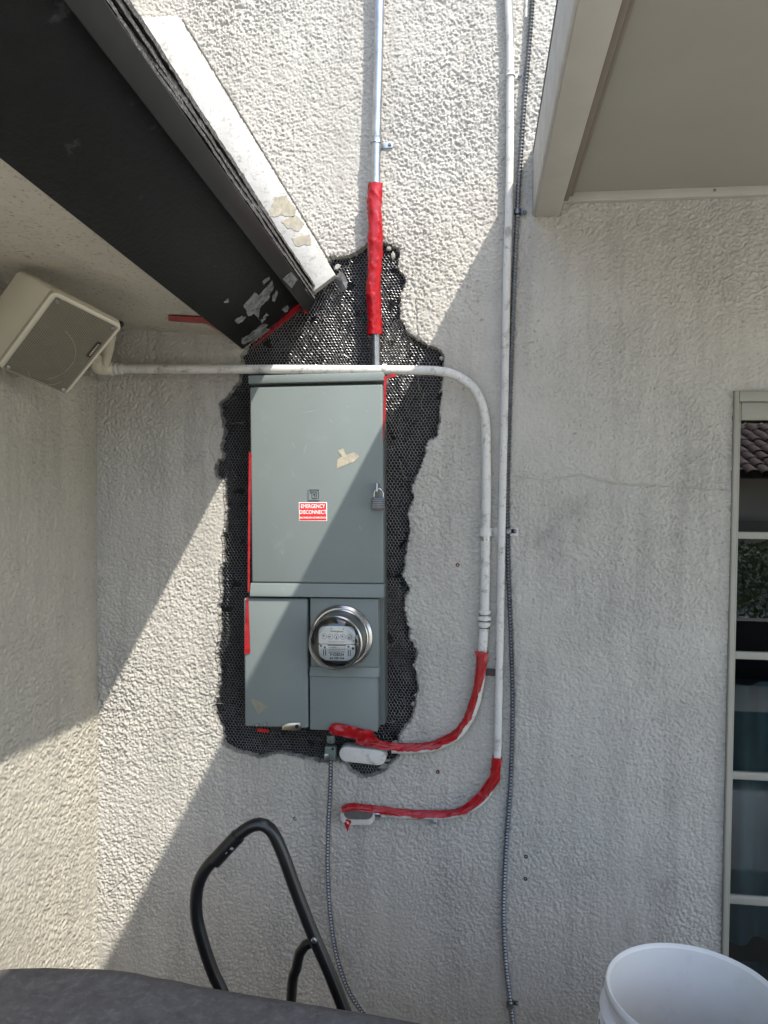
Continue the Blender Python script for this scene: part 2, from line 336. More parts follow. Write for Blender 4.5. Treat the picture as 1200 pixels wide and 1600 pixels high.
vs = [p for r in rings for p in r]; fs = [(j * n + i, j * n + (i + 1) % n, (j + 1) * n + (i + 1) % n, (j + 1) * n + i) for j in range(3) for i in range(n)]
rim.add(vs, fs); rim.build('broken_edge', M['core'], wall)
# crumbs of stucco left hanging on the rim
for (px, py, s) in [(536, 1192, 14), (618, 1160, 12), (600, 1198, 14), (527, 418, 12), (614, 400, 11), (608, 388, 9), (480, 1186, 14), (690, 560, 8), (640, 925, 8), (343, 690, 10), (590, 545, 9), (604, 1188, 10), (630, 1150, 9), (646, 1100, 8), (648, 1040, 8), (362, 612, 8)]:
    c = W(px, py, .006); r = s * .0009; b = bmesh.new(); bmesh.ops.create_icosphere(b, subdivisions=1, radius=r)
    q = MB(); st_ = random.uniform(.7, 1.7); vs = [c + Vector((v.co.x * st_, v.co.y * .5, v.co.z / st_)) * random.uniform(.6, 1.25) for v in b.verts]; q.add(vs, [tuple(v.index for v in f.verts) for f in b.faces]); b.free(); q.build('stucco_crumb', M['core'], wall)
# black paper behind, gently buckled
q = MB(); nu, nv = 120, 260; ax0, az0 = OUT.min(0) - .03; ax1, az1 = OUT.max(0) + .03; vs = []
for i in range(nu):
    for j in range(nv):
        x = ax0 + (ax1 - ax0) * i / (nu - 1); z = az0 + (az1 - az0) * j / (nv - 1); vs.append((x, .026 + .007 * noise.noise(Vector((x * 9, z * 4, 0))) + .004 * abs(noise.noise(Vector((x * 20 + z * 6, z * 9, 3)))) + .003 * abs(noise.noise(Vector((x * 45, z * 38, 7)))), z))
q.add(vs, [(i * nv + j, (i + 1) * nv + j, (i + 1) * nv + j + 1, i * nv + j + 1) for i in range(nu - 1) for j in range(nv - 1)])
tag(q.build('building_paper', M['paper'], smooth=60), 'black wrinkled building paper exposed inside the broken stucco hole', 'building paper')
# wire lath: hexagonal netting, straight twisted links thicker
q = MB(); a, bh = .0092, .0100; rows = int((z1 - z0) / (bh * .75)) + 1; cols = int((x1 - x0) / a) + 1
BODY = (W(394, 590).x, W(600, 590).x, W(480, 1136).z, W(480, 590).z)
def wob(x, z): return Vector((x + .002 * noise.noise(Vector((x * 30, z * 30, 1))) + .011 * noise.noise(Vector((x * 8, z * 8, 4))), .010 + .007 * noise.noise(Vector((x * 16, z * 16, 9))) + .0028 * noise.noise(Vector((x * 70, z * 70, 2))), z + .003 * noise.noise(Vector((x * 20, z * 20, 6)))))
segs = []
def bar(p, r_, rad):
    d = (r_ - p); L = d.length
    if L < 1e-6: return
    d /= L; s = d.cross(Vector((0, 1, 0))).normalized() * rad; t = d.cross(s).normalized() * rad
    o3 = [s, -s * .5 + t * .87, -s * .5 - t * .87]
    q.add([p + o for o in o3] + [r_ + o for o in o3], [(0, 1, 4, 3), (1, 2, 5, 4), (2, 0, 3, 5)])
mx, mz = [], []; ed = []
for r0 in range(rows):
    for c in range(cols):
        x = x0 + (c + (r0 % 2) * .5) * a; z = z0 + r0 * bh * .75
        top = (x, z + bh * .5); ul = (x - a / 2, z + bh * .25); ur = (x + a / 2, z + bh * .25); ll = (x - a / 2, z - bh * .25)
        ed += [(top, ul, 0), (top, ur, 0), (ul, ll, 1)]
ed_m = np.array([((e[0][0] + e[1][0]) / 2, (e[0][1] + e[1][1]) / 2) for e in ed])
ok = inside(OUT, ed_m[:, 0], ed_m[:, 1]) & ~((ed_m[:, 0] > BODY[0] + .012) & (ed_m[:, 0] < BODY[1] - .012) & (ed_m[:, 1] > BODY[2] + .012) & (ed_m[:, 1] < BODY[3] - .012))
for e, k in zip(ed, ok):
    if k and random.random() > .02 and noise.noise(Vector((e[0][0] * 26, e[0][1] * 26, 2))) < .52: bar(wob(*e[0]), wob(*e[1]), .00048 if e[2] else .00034)
lath = q.build('wire_lath', M['wire']); q = MB()
for e, k in zip(ed, ok):            # overlapping offcuts of a second layer, slipped half a cell
    if k and noise.noise(Vector((e[0][0] * 6, e[0][1] * 4, 12))) > .2 and random.random() > .05:
        sh_ = Vector((.0043, -.0045, .0021)); bar(wob(*e[0]) + sh_, wob(*e[1]) + sh_, .00045 if e[2] else .00032)
q.build('lath_offcut', mat('dark_lath_wire', (.10, .095, .09), .5, .4, var=.5, scale=70), lath); tag(lath, 'hexagonal wire lath netting stretched over the black paper round the panel', 'wire netting')  # second layer in a darker wire colour
# bent loose wire ends
q = MB()
for (px, py) in [(548, 405), (556, 430), (640, 560), (668, 556), (560, 552), (520, 560), (612, 545), (655, 610), (630, 1110), (610, 1135), (600, 1115), (640, 600), (370, 620), (360, 660), (600, 405), (585, 560), (500, 565), (625, 720), (618, 700), (350, 1100), (345, 920), (520, 1155), (505, 1150), (660, 640)]:
    p = W(px, py, .004); pts = [p]; dv = Vector((random.uniform(-1, 1), random.uniform(-.9, .1), random.uniform(-1, 1))).normalized()
    for k in range(5): dv = (dv + Vector((random.uniform(-.7, .7), random.uniform(-.3, .3), random.uniform(-.7, .7)))).normalized(); pts.append(pts[-1] + dv * .011)
    q = MB(); q.tube(catmull(pts, 3), .0006, 4); q.build('loose_wire', M['wire'], lath, smooth=True)

# side wall (left, perpendicular) with the same stucco
Y = np.concatenate([np.arange(-.85, 0.0001, .003)]); Y = np.concatenate([[-1.7, -1.35, -1.0], Y, [.03]]); nl = 3
Zs, lz2, fz2 = axis(0, 3.4, .10, 2.15, .003)
Hs = np.zeros((len(Y), len(Zs))); Hs[nl:-1, lz2:lz2 + fz2] = stucco_height(len(Y) - nl - 1, fz2, .003, .0021, 23)
def Ps(y, z, h): return np.stack([CORNER_X + .004 + h, y, z], -1)
o = grid_mesh('side_wall', Y, Zs, Hs, np.ones((len(Y) - 1, len(Zs) - 1), bool), Ps, M['stucco_side'])
tag(o, 'rough stucco side wall meeting the panel wall at the left corner', 'wall')

# ------------------------------------------------------------------ left roof eave
E = Vector((0, -1, .056)); EL = 1.8
eave = thing('porch_eave', 'dark charcoal porch eave with layered shingle edge coming down at upper left', 'roof eave', W(380, 545))
A = W(380, 547); B = W(474, 472); up = Vector((-.035, 0, .05))
q = MB(); q.prism([A + E * .004, B + E * .004, B + up + E * .004, A + up + E * .004], E * EL); q.build('fascia_board', M['charcoal'], eave, bevel=.003)
q = MB(); q.prism([W(*p) + E * .003 for p in [(470, 478), (480, 491), (493, 472), (480, 452)]], E * EL); q.build('drip_edge', M['drip'], eave, bevel=.0015)
# shingle courses: five thin ragged layers
c0 = W(491, 474) ; c1 = W(493, 446); sd = Vector((-.32, 0, .25))
for k in range(7):
    q = MB(); vs = []; fs = []; N_ = 260; th = (c1 - c0) / 7
    base = c0 + th * k
    for i in range(N_ + 1):
        t = EL * i / N_; j = .004 * noise.noise(Vector((t * 5, k * 7.3, 0))) + .0016 * noise.noise(Vector((t * 40, k * 3.1, 5))) + .0016 * noise.noise(Vector((t * 160, k * 3.1, 9)))
        zj = .0018 * noise.noise(Vector((t * 5, k * 5, 2)))
        p = base + E * (t + .006 * k) + Vector((j + .003 * (k % 2), 0, zj)); vs += [p, p + th * .86, p + th * .86 + sd, p + sd]
    for i in range(N_):
        for a_ in range(4): fs.append((i * 4 + a_, i * 4 + (a_ + 1) % 4, i * 4 + 4 + (a_ + 1) % 4, i * 4 + 4 + a_))
    fs += [(0, 3, 2, 1), (N_ * 4, N_ * 4 + 1, N_ * 4 + 2, N_ * 4 + 3)]
    q.add(vs, fs); q.build('shingle', M['shingle'], eave)
q = MB(); p0 = c1 + Vector((-.03, 0, .012)); q.prism([p0 + E * .01, p0 + Vector((-1.5, 0, 1.2)), p0 + Vector((-1.5, 0, 1.16)), c0 + Vector((-.05, 0, .03)) + E * .01], E * EL); q.build('roof_deck', M['shingle'], eave)
# soffit (stucco, rises toward the yard)
q = MB(); s0 = W(379, 546) + Vector((0, 0, .030)); s1 = Vector((CORNER_X - .2, 0, 2.10)); NU, NV = 90, 260; vs = []
for i in range(NU):
    for j in range(NV):
        p = s0.lerp(s1, i / (NU - 1)) + E * (1.6 * j / (NV - 1)) ; vs.append(p + Vector((0, 0, .0012 * noise.noise(p * 60) + .0009 * noise.noise(p * 170) + .003 * noise.noise(p * 6))))
q.add(vs, [(i * NV + j, (i + 1) * NV + j, (i + 1) * NV + j + 1, i * NV + j + 1) for i in range(NU - 1) for j in range(NV - 1)])
q.add([s0 + E * 1.6, s1 + E * 1.6, s1 + E * EL, s0 + E * EL], [(0, 1, 2, 3)])
q.build('soffit', M['soffit_stucco'], eave, smooth=60)
# scraped paint patches on fascia and drip edge
def sheet(px, y, lift=(0, 0, 0)):
    return [W(a, b, y) + Vector(lift) for a, b in px]
def on_face(px, A, U, Vd, off):       # pixels projected on the plane through A spanned by U,Vd
    nrm = U.cross(Vd).normalized(); out = []
    if nrm.dot(V3(EYEP) - A) < 0: nrm = -nrm
    for a, b in px:
        v = V3(ray(a, b)); t = (A + nrm * off - V3(EYEP)).dot(nrm) / v.dot(nrm); out.append(V3(EYEP) + v * t)
    return out, nrm
def jag(px, amp=2.2, n=7):
    out = []
    for i in range(len(px)):
        a = px[i]; b = px[(i + 1) % len(px)]
        for k in range(n): t = k / n; out.append((a[0] + (b[0] - a[0]) * t + random.uniform(-amp, amp) * (k > 0), a[1] + (b[1] - a[1]) * t + random.uniform(-amp, amp) * (k > 0)))
    return out
def patch(name, px, A, U, Vd, material, parent=None, off=.0006, th=.0007):
    P, nrm = on_face(px, A, U, Vd, off); q = MB(); q.prism(P, nrm * th); return q.build(name, material, parent)
FU = (B - A)
for poly in [[(380, 478), (398, 455), (404, 462), (425, 438), (428, 446), (418, 470), (408, 478), (404, 500), (398, 490), (388, 494)], [(392, 520), (408, 508), (420, 506), (412, 520), (398, 530), (384, 536)], [(405, 500), (416, 488), (420, 492), (410, 505)], [(366, 500), (378, 492), (384, 496), (372, 506)], [(400, 524), (416, 512), (422, 515), (406, 528)], [(378, 528), (390, 524), (384, 538), (377, 536)], [(425, 470), (431, 452), (434, 455), (429, 472)], [(350, 470), (356, 466), (358, 470), (352, 474)], [(410, 440), (420, 432), (422, 436), (412, 444)], [(440, 484), (448, 477), (452, 482), (445, 488)]]:
    patch('scraped_patch', jag(poly, 1.6, 4), A, FU, E, M['residue_grey'], eave)
DA, DB = W(470, 478), W(480, 491)
patch('scraped_patch', [(441, 435), (455, 425), (465, 437), (455, 450)], DB, W(493, 472) - DB, E, M['residue_grey'], eave)

# white trim board on the wall above the roof line
q = MB(); q.prism(sheet([(527, 434), (283, 34), (244, 37), (150, 40), (490, 462)], -.0), (0, -.03, 0))
tb = q.build('trim_board', M['white_board'], bevel=.002); tag(tb, 'white painted trim board running up the wall above the porch shingles', 'trim board')
for poly in [[(428, 308), (448, 305), (463, 328), (458, 340), (440, 335), (420, 340)], [(440, 345), (462, 336), (476, 350), (466, 362), (448, 356)], [(455, 372), (484, 366), (486, 382), (462, 384)]]:
    q = MB(); q.prism(sheet(jag(poly, 1.5, 5), -.0304), (0, -.0007, 0)); q.build('tape_residue', M['residue'], tb)
q = MB(); fl = [W(a_, b_, y_) for a_, b_, y_ in [(524, 436, -.002), (531, 424, -.012), (537, 427, -.020), (543, 441, -.004), (541, 452, -.016), (533, 456, -.010), (528, 449, -.003), (535, 440, -.022)]]
q.add(fl + [p + Vector((0, .0015, 0)) for p in fl], [(7, i_, (i_ + 1) % 7) for i_ in range(7)] + [(15, 8 + (i_ + 1) % 7, 8 + i_) for i_ in range(7)] + [(i_, 8 + i_, 8 + (i_ + 1) % 7, (i_ + 1) % 7) for i_ in range(7)])
o = q.build('bent_flashing', mat('flashing_grey', (.22, .22, .22), .5, .4, var=.4, scale=50)); tag(o, 'small bent grey flashing scrap at the lower end of the white trim board', 'flashing')

# ------------------------------------------------------------------ right roof overhang
ov = thing('roof_overhang', 'cream painted roof overhang with heavy edge beam and flat soffit at upper right', 'roof overhang', W(835, 340))
bx0 = W(835, 340).x; bz0 = W(835, 340).z; bz1 = W(835, 245).z; bx1 = W(874, 338).x; OL = 2.5; SZ = W(1000, 301).z
q = MB(); q.box((0, 0, 0), (1, 0, 0), (0, -1, 0), (0, 0, 1), (bx0, bx1, .003, OL, bz0, bz1)); q.build('edge_beam', M['beam'], ov, bevel=.004)
q = MB(); q.box((0, 0, 0), (1, 0, 0), (0, -1, 0), (0, 0, 1), (bx0 - .006, bx0 + .001, .005, OL, bz0 + .004, bz1 + .004)); q.build('fascia_board', M['beam_wood'], ov, bevel=.002)
q = MB(); q.box((0, 0, 0), (1, 0, 0), (0, -1, 0), (0, 0, 1), (bx1 + .0005, bx1 + .022, .004, OL, SZ - .022, SZ + .01)); q.build('moulding', M['moulding'], ov, bevel=.003)
q = MB(); q.box((0, 0, 0), (1, 0, 0), (0, -1, 0), (0, 0, 1), (bx1 + .0225, bx1 + .034, .004, OL, SZ - .010, SZ + .01)); q.build('moulding', M['moulding'], ov, bevel=.002)
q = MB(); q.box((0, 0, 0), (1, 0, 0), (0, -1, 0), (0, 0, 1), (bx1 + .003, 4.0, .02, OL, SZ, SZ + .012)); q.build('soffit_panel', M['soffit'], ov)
q = MB(); q.box((0, 0, 0), (1, 0, 0), (0, -1, 0), (0, 0, 1), (bx1 + .002, 4.0, -.004, .019, SZ - .023, SZ + .004)); fz_ = q.build('wall_trim', M['beam'], ov, bevel=.002)
for px in (890, 1117):
    c = W(px, 297, -.02); q = MB(); q.lathe(c, (1, 0, 0), (0, 0, 1), (0, -1, 0), [(0, .003), (.003, .003), (.004, 0)], 12); q.build('nail_head', M['moulding'], fz_)
q = MB(); q.prism([(bx0 - .006, -.003, bz1 + .005), (4.0, -.003, bz1 + .9), (4.0, -.003, bz1 + .96), (bx0 - .006, -.003, bz1 + .025)], (0, -OL, 0)); q.build('roof_deck', M['shingle'], ov)

# ------------------------------------------------------------------ window
win = thing('window', 'tall cream framed window with horizontal bars at the right edge', 'window', (WIN_X0, 0, WIN_Z0))
def wbox(name, x0, x1, z0, z1, y0, y1, m, par=win, bev=.003):
    q = MB(); q.box((0, 0, 0), (1, 0, 0), (0, -1, 0), (0, 0, 1), (x0, x1, y0, y1, z0, z1)); return q.build(name, m, par, bevel=bev)
xa, xb, xc = WIN_X0 + .001, W(1147, 900).x, W(1152, 900).x
zt, zt2, zt3 = WIN_Z1 - .001, W(1160, 628).z, W(1160, 656).z
fr = wbox('frame_jamb', xa, xb, WIN_Z0, zt, -.03, .012, M['frame']); wbox('frame_head', xb + .0005, WIN_X1 - .02, zt2, zt, -.03, .011, M['frame'])
wbox('frame_jamb', WIN_X1 - .02, WIN_X1, WIN_Z0, zt, -.03, .012, M['frame'])
wbox('sash_stile', xb + .001, xc, WIN_Z0 + .05, zt2 - .0005, -.03, .002, M['frame']); wbox('sash_rail', xc + .0005, WIN_X1 - .021, zt3 + .0, zt2 - .0008, -.03, .0015, M['frame'])
wbox('frame_sill', xa - .01, WIN_X1 + .01, WIN_Z0 + .002, WIN_Z0 + .049, -.03, .03, M['frame'])
zr = [zt3]
for ya, yb in [(831, 842), (1018, 1030), (1206, 1218), (1400, 1413), (1594, 1606)]:
    z1_, z0_ = W(1170, ya, .01).z, W(1170, yb, .01).z; wbox('muntin', xc + .0005, WIN_X1 - .021, z0_, z1_, -.02, -.004, M['frame']); zr += [z1_, z0_]
zr.append(WIN_Z0 + .049)
for i in range(0, len(zr), 2):
    q = MB(); q.add([(xc, .012, zr[i + 1]), (WIN_X1 - .02, .012, zr[i + 1]), (WIN_X1 - .02, .012, zr[i]), (xc, .012, zr[i])], [(0, 1, 2, 3)]); q.build('pane', M['glass'], win)
q = MB(); xs = np.linspace(WIN_X0 - .15, WIN_X1 + .1, 160); vs = []
for x in xs:
    y = .16 + .022 * math.sin(x * 55) + .012 * math.sin(x * 23 + 1); vs += [(x, y, WIN_Z0 - .02), (x, y, W(1170, 1090).z)]
q.add(vs, [(2 * i, 2 * i + 2, 2 * i + 3, 2 * i + 1) for i in range(len(xs) - 1)]); o = q.build('curtain', M['curtain'], smooth=True); tag(o, 'dark teal curtain hanging behind the lower window panes', 'curtain')
q = MB(); rx0, rx1 = WIN_X0 - .5, WIN_X1 + 1; c8 = [(rx0, .06, .3), (rx1, .06, .3), (rx1, 3, .3), (rx0, 3, .3), (rx0, .06, 2.6), (rx1, .06, 2.6), (rx1, 3, 2.6), (rx0, 3, 2.6)]
q.add(c8, [(0, 1, 2, 3), (4, 7, 6, 5), (3, 2, 6, 7), (0, 3, 7, 4), (1, 5, 6, 2)]); o = q.build('room_interior', M['dark']); o['kind'] = 'structure'

# ------------------------------------------------------------------ electrical panel
PN = -.09; p00, p10, p01, p11 = W(392, 598, PN), W(600, 597, PN), W(378, 1138, PN), W(585, 1141, PN)
PU = ((p10 - p00) + (p11 - p01)).normalized(); PV = (p01 - p00); PV = (PV - PU * PV.dot(PU)).normalized(); PNn = Vector((0, -1, 0)); PO = p00.copy()
def uv(px, py, n=0.0):
    p = W(px, py, PN - n) - PO; return p.dot(PU), p.dot(PV)
panel = thing('electrical_panel', 'grey metal electrical meter panel set in the broken stucco hole', 'electrical panel', PO + PV * .97)
def pbox(name, l, t, r, b, n0, n1, m=None, par=None, bev=.002, n_at=None):
    na = n1 if n_at is None else n_at; u0, v0 = uv(l[0], l[1], na) if isinstance(l, tuple) else (l, t); u1, v1 = uv(r[0], r[1], na) if isinstance(r, tuple) else (r, b)
    q = MB(); q.box(PO, PU, PV, PNn, (u0, u1, v0, v1, n0, n1)); return q.build(name, m or M['grey'], par or panel, bevel=bev)
pw = (p10 - p00).length
uR = uv(598, 700)[0]; uL = uv(391, 700)[0]; vB = uv(480, 1138)[1]
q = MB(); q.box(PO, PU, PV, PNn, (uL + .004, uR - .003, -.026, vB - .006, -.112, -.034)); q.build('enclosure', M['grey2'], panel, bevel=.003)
v_h0, v_h1 = uv(480, 584, .01)[1], uv(480, 597, .01)[1]
q = MB(); q.box(PO, PU, PV, PNn, (uL - .002, uR + .004, v_h0, v_h1, -.11, .006)); q.build('rain_hood', M['grey'], panel, bevel=.003)
v_d0, v_d1 = uv(480, 602.5)[1], uv(480, 911)[1]
q = MB(); q.box(PO, PU, PV, PNn, (uL, uR, v_d0, v_d1, -.033, 0)); door = q.build('main_door', M['grey'], panel, bevel=.005, seg=3)
vl0, vl1 = v_d1 + .0012, uv(480, 932)[1]
q = MB(); prof = [(vl0, -.03), (vl0, 0), (vl0 + .006, .002), (vl1 - .010, .008), (vl1, .010), (vl1, -.03)]
q.prism([PO + PU * (uL - .003) + PV * v + PNn * n for v, n in prof], PU * (uR - uL + .004)); q.build('drip_lip', M['grey'], panel, bevel=.0012)
ul0, ul1 = uv(383, 1000)[0] - .003, uv(480.5, 1000)[0]; vlo = uv(430, 935)[1]
q = MB(); q.box(PO, PU, PV, PNn, (ul0, ul1, vlo, vB, -.04, .002)); lc = q.build('lower_cover', M['grey'], panel, bevel=.006, seg=3)
um0, um1 = uv(484.8, 1000)[0], uv(591, 1000)[0]; vm1 = uv(530, 1042)[1]
q = MB(); q.box(PO, PU, PV, PNn, (um0, um1, vlo - .001, vm1, -.04, -.003)); q.build('meter_cover', M['grey'], panel, bevel=.002)
ve0, ve1 = vm1 + .0005, uv(530, 1057)[1]
q = MB(); q.prism([PO + PU * (um0 - .002) + PV * v + PNn * n for v, n in [(ve0, -.04), (ve0, -.003), (ve0 + .012, .002), (ve1 - .004, .006), (ve1, .006), (ve1, -.04)]], PU * (um1 - um0 + .003)); q.build('ledge', M['grey'], panel, bevel=.001)
q = MB(); q.box(PO, PU, PV, PNn, (um0 - .003, um1 - .003, ve1 + .001, vB + .004, -.04, .0)); q.build('lower_cover', M['grey'], panel, bevel=.003)
# embossed emblem, sticker, residue, scratches
def P3(px, py, n=0.0):
    u, v = uv(px, py, n); return PO + PU * u + PV * v + PNn * n
ce = P3(491, 772.5); s = .0155
q = MB()
def ring(q, c, a, w, n1, cut=False):
    for r in [(-a, a, -a, -a + w), (-a, a, a - w, a), (-a, -a + w, -a + w, a - w), (a - w, a, -a + w, a - w)]: q.box(c, PU, PV, PNn, (*r, -.001, n1))
ring(q, ce, s, .0022, .0030)
for r in [(-.0095, .0095, -.0095, -.0075), (.0075, .0095, -.0075, .0095), (-.0045, .0075, .0075, .0095), (-.0045, -.0025, -.0045, .0075), (-.0025, .0045, -.0045, -.0025), (.0030, .0045, -.0025, .0045)]: q.box(ce, PU, PV, PNn, (*r, -.001, .0030))
em = q.build('emblem', M['grey'], door); em.parent = panel
c0s = P3(489, 799.5); hw, hh = (P3(511, 799) - P3(467, 799)).length / 2, (P3(489, 814.5) - P3(489, 785)).length / 2
q = MB(); q.box(c0s, PU, PV, PNn, (-hw, hw, -hh, hh, .0002, .0008)); stk = q.build('warning_sticker', M['white'], panel, bevel=.0003)
q = MB(); q.box(c0s, PU, PV, PNn, (-hw + .002, hw - .002, -hh + .002, hh - .002, .0007, .0011)); q.build('red_field', M['sticker'], stk)
T = [text('EMERGENCY', .0148, c0s - PV * .0145 + PNn * .0012, PU, -PV, PNn, M['white'], stk, sx=.80, bold=.0002), text('DISCONNECT', .0148, c0s + PV * .0015 + PNn * .0012, PU, -PV, PNn, M['white'], stk, sx=.80, bold=.0002),
     text('DESCONEXIÓN DE EMERGENCIA', .0068, c0s + PV * .0165 + PNn * .0012, PU, -PV, PNn, M['white'], stk, sx=.74, bold=.00012)]
text_obj('lettering', T, stk)
for nm, poly, m_ in [('tape_residue', [(527, 718), (535, 714), (528, 704), (536, 700), (541, 711), (553, 706), (561, 713), (552, 722), (532, 730), (526, 733)], M['residue']), ('tape_residue', [(391, 1094), (397, 1092), (419, 1105), (403, 1116)], mat('residue_olive', (.25, .24, .18), .7, var=.25, scale=60))]:
    q = MB(); q.prism([P3(a_, b_, .0004 if b_ < 900 else .0024) for a_, b_ in jag(poly, .8, 3)], PNn * .0004); q.build(nm, m_, panel)
SCR = mat('scratch_bright', (.34, .37, .36), .5)
for (a_, b_, c_, e_) in [(455, 735, 461, 748), (470, 645, 500, 640), (540, 633, 546, 637), (455, 690, 463, 702), (505, 612, 508, 615), (430, 820, 434, 828), (515, 655, 520, 660), (570, 640, 576, 644), (440, 860, 442, 868), (480, 690, 474, 712), (560, 820, 566, 830)]:
    P = P3(a_, b_, .0002); R = P3(c_, e_, .0002); dd = (R - P).normalized(); sd_ = dd.cross(PNn) * .0005; q = MB(); q.add([P - sd_ * .2, P.lerp(R, .5) + sd_, R + sd_ * .3, P.lerp(R, .4) - sd_], [(0, 1, 2, 3)]); q.build('scratch', SCR, panel)
# latch at the bottom of the left cover and two screws
q = MB(); q.prism([P3(a_, b_, .004) for a_, b_ in [(441, 1137), (442, 1133), (450, 1130), (458, 1129), (470, 1129), (470, 1141), (441, 1140)]], PNn * .003); lt = q.build('latch', M['brass'], panel, bevel=.0008)
q = MB(); q.lathe(P3(464, 1135, .007), PU, PV, PNn, [(0, .003), (.004, .003), (.0055, .001), (.0055, 0)], 16); q.build('rivet', M['gap'], lt)
for px, py in [(415, 1131), (402, 1132)]:
    q = MB(); q.lathe(P3(px, py, .002), PU, PV, PNn, [(0, .006), (.0035, .006), (.0045, .003), (.0045, 0)], 14); q.build('screw', M['steel'], panel)
q = MB(); q.box(PO, PU, PV, PNn, (*[uv(424, 1137)[0], uv(442, 1137)[0]], vB - .002, vB + .005, -.02, .0)); q.build('hinge_pin', M['gap'], panel)

# electricity meter
mc = P3(533.5, 994.5, -.003)
meter = thing('electricity_meter', 'round glass electricity meter with five dials plugged into the grey panel', 'electricity meter', mc)
q = MB(); q.lathe(mc, PU, PV, PNn, [(.072, 0), (.0865, 0), (.0875, .004), (.0865, .009), (.080, .014), (.0775, .014), (.077, .020), (.0745, .022), (.070, .018), (.070, 0)], 64); q.build('mounting_ring', M['chrome'], meter, smooth=30)
q = MB(); q.lathe(mc, PU, PV, PNn, [(.0735, .004), (.0715, .03), (.0705, .078), (.0695, .083), (.066, .0835)], 64); q.build('collar_band', mat('meter_collar', (.46, .45, .43), .28, 1, var=.25, scale=50), meter, smooth=30)
q = MB(); q.lathe(mc, PU, PV, PNn, [(.0712, .080), (.0725, .085), (.0718, .091), (.0685, .093), (.0655, .090), (.0655, .084)], 64); q.build('front_rim', M['chrome'], meter, smooth=40)
q = MB(); q.lathe(mc, PU, PV, PNn, [(.066, .084), (.0655, .092), (.060, .098), (.045, .101), (.02, .1025), (.0005, .103)], 64); q.build('glass_cover', M['dome'], meter, smooth=True)
q = MB(); q.lathe(mc, PU, PV, PNn, [(.069, .02), (.069, .032), (0, .032)], 48); q.build('backing_disc', mat('meter_frame_grey', (.13, .13, .12), .5, .3, var=.3, scale=60), meter)
mf = mc + PNn * .066
def rounded(c, hx, hy, r, yo=0, k=6, cut=None):
    P = []
    for sx_, sy_, a0 in [(1, 1, 0), (-1, 1, 90), (-1, -1, 180), (1, -1, 270)]:
        rr_ = r[0] if sy_ < 0 else r[1]
        for i in range(k + 1):
            a_ = math.radians(a0 + 90 * i / k); P.append(c + PU * (sx_ * (hx - rr_) + rr_ * math.cos(a_)) + PV * (yo + sy_ * (hy - rr_) + rr_ * math.sin(a_)))
    return P
q = MB(); q.prism(rounded(mf, .049, .0235, (.016, .004), -.0165), PNn * .003); fp = q.build('face_plate', M['plate'], meter)
q = MB(); q.prism(rounded(mf, .049, .021, (.003, .024), .030), PNn * .003); npx = q.build('nameplate', M['plate'], meter)
q = MB(); q.box(mf, PU, PV, PNn, (-.052, .052, .0075, .0085, -.004, .002)); q.build('plate_gap', M['gap'], meter)
q = MB(); q.box(mf, PU, PV, PNn, (-.025, .025, .009, .0125, .003, .0034)); q.build('disc_slot', M['black'], meter)
q = MB(); q.box(mf, PU, PV, PNn, (.050, .058, .002, .012, -.01, .004)); q.build('side_bracket', M['black'], meter, bevel=.001)
for k in range(5):
    c = mf + PU * (-.034 + .0168 * k) + PV * (-.0125) + PNn * .003
    dl = None; q = MB()
    for i in range(32):
        a0, a1 = 2 * math.pi * i / 32, 2 * math.pi * (i + 1) / 32
        q.add([c + (PU * math.cos(a_) + PV * math.sin(a_)) * r_2 + PNn * .0003 for a_, r_2 in [(a0, .0068), (a1, .0068), (a1, .0074), (a0, .0074)]], [(0, 1, 2, 3)])
    for i in range(10):
        a_ = 2 * math.pi * i / 10; e1 = PU * math.cos(a_) + PV * math.sin(a_); e2 = PV * math.cos(a_) - PU * math.sin(a_)
        q.add([c + e1 * .0048 - e2 * .0005 + PNn * .0003, c + e1 * .0048 + e2 * .0005 + PNn * .0003, c + e1 * .0064 + e2 * .0005 + PNn * .0003, c + e1 * .0064 - e2 * .0005 + PNn * .0003], [(0, 1, 2, 3)])
    dl = q.build('dial', M['black'], meter)
    a_ = [-2.2, 3.05, 1.62, -2.5, 1.9][k]; e1 = PU * math.cos(a_) + PV * math.sin(a_); e2 = PV * math.cos(a_) - PU * math.sin(a_)
    q = MB(); q.prism([c + PNn * .0006 + e1 * .0066, c + PNn * .0006 + e1 * .001 + e2 * .0019, c + PNn * .0006 - e1 * .0022, c + PNn * .0006 + e1 * .001 - e2 * .0019], PNn * .0006); q.build('needle', M['black'], dl)
T = [text('Westinghouse', .0062, mf - PV * .0265 + PNn * .0033, PU, -PV, PNn, M['black'], fp, bold=.0001), text('KILOWATTHOURS', .0042, mf + PV * .0015 + PNn * .0033, PU, -PV, PNn, M['black'], fp, sx=1.25)]
text_obj('lettering', T, fp)
T = [text('9-328534', .0098, mf + PV * .0355 + PNn * .0033, PU, -PV, PNn, M['black'], npx, bold=.0003), text('64 328 534', .0086, mf + PV * .0450 + PNn * .0033, PU, -PV, PNn, M['black'], npx, bold=.0003)]
text_obj('lettering', T, npx)
q = MB()                            # print too fine to read: rows of short dashes
for v_ in (.0170, .0215, .0260, .0300):
    u_ = -.022
    while u_ < .022:
        w_ = random.uniform(.0015, .006); q.box(mf, PU, PV, PNn, (u_, min(.0225, u_ + w_), v_ - .0007, v_ + .0007, .003, .0033)); u_ += w_ + random.uniform(.0008, .002)
fine = q.build('fine_print', M['black'], npx); fine['kind'] = 'stuff'
for a_ in (-.036, -.0305, .0305, .036):
    q = MB(); q.box(mf, PU, PV, PNn, (a_ - .0011, a_ + .0011, .022, .0385, .003, .0034)); q.build('bar_mark', M['black'], npx)
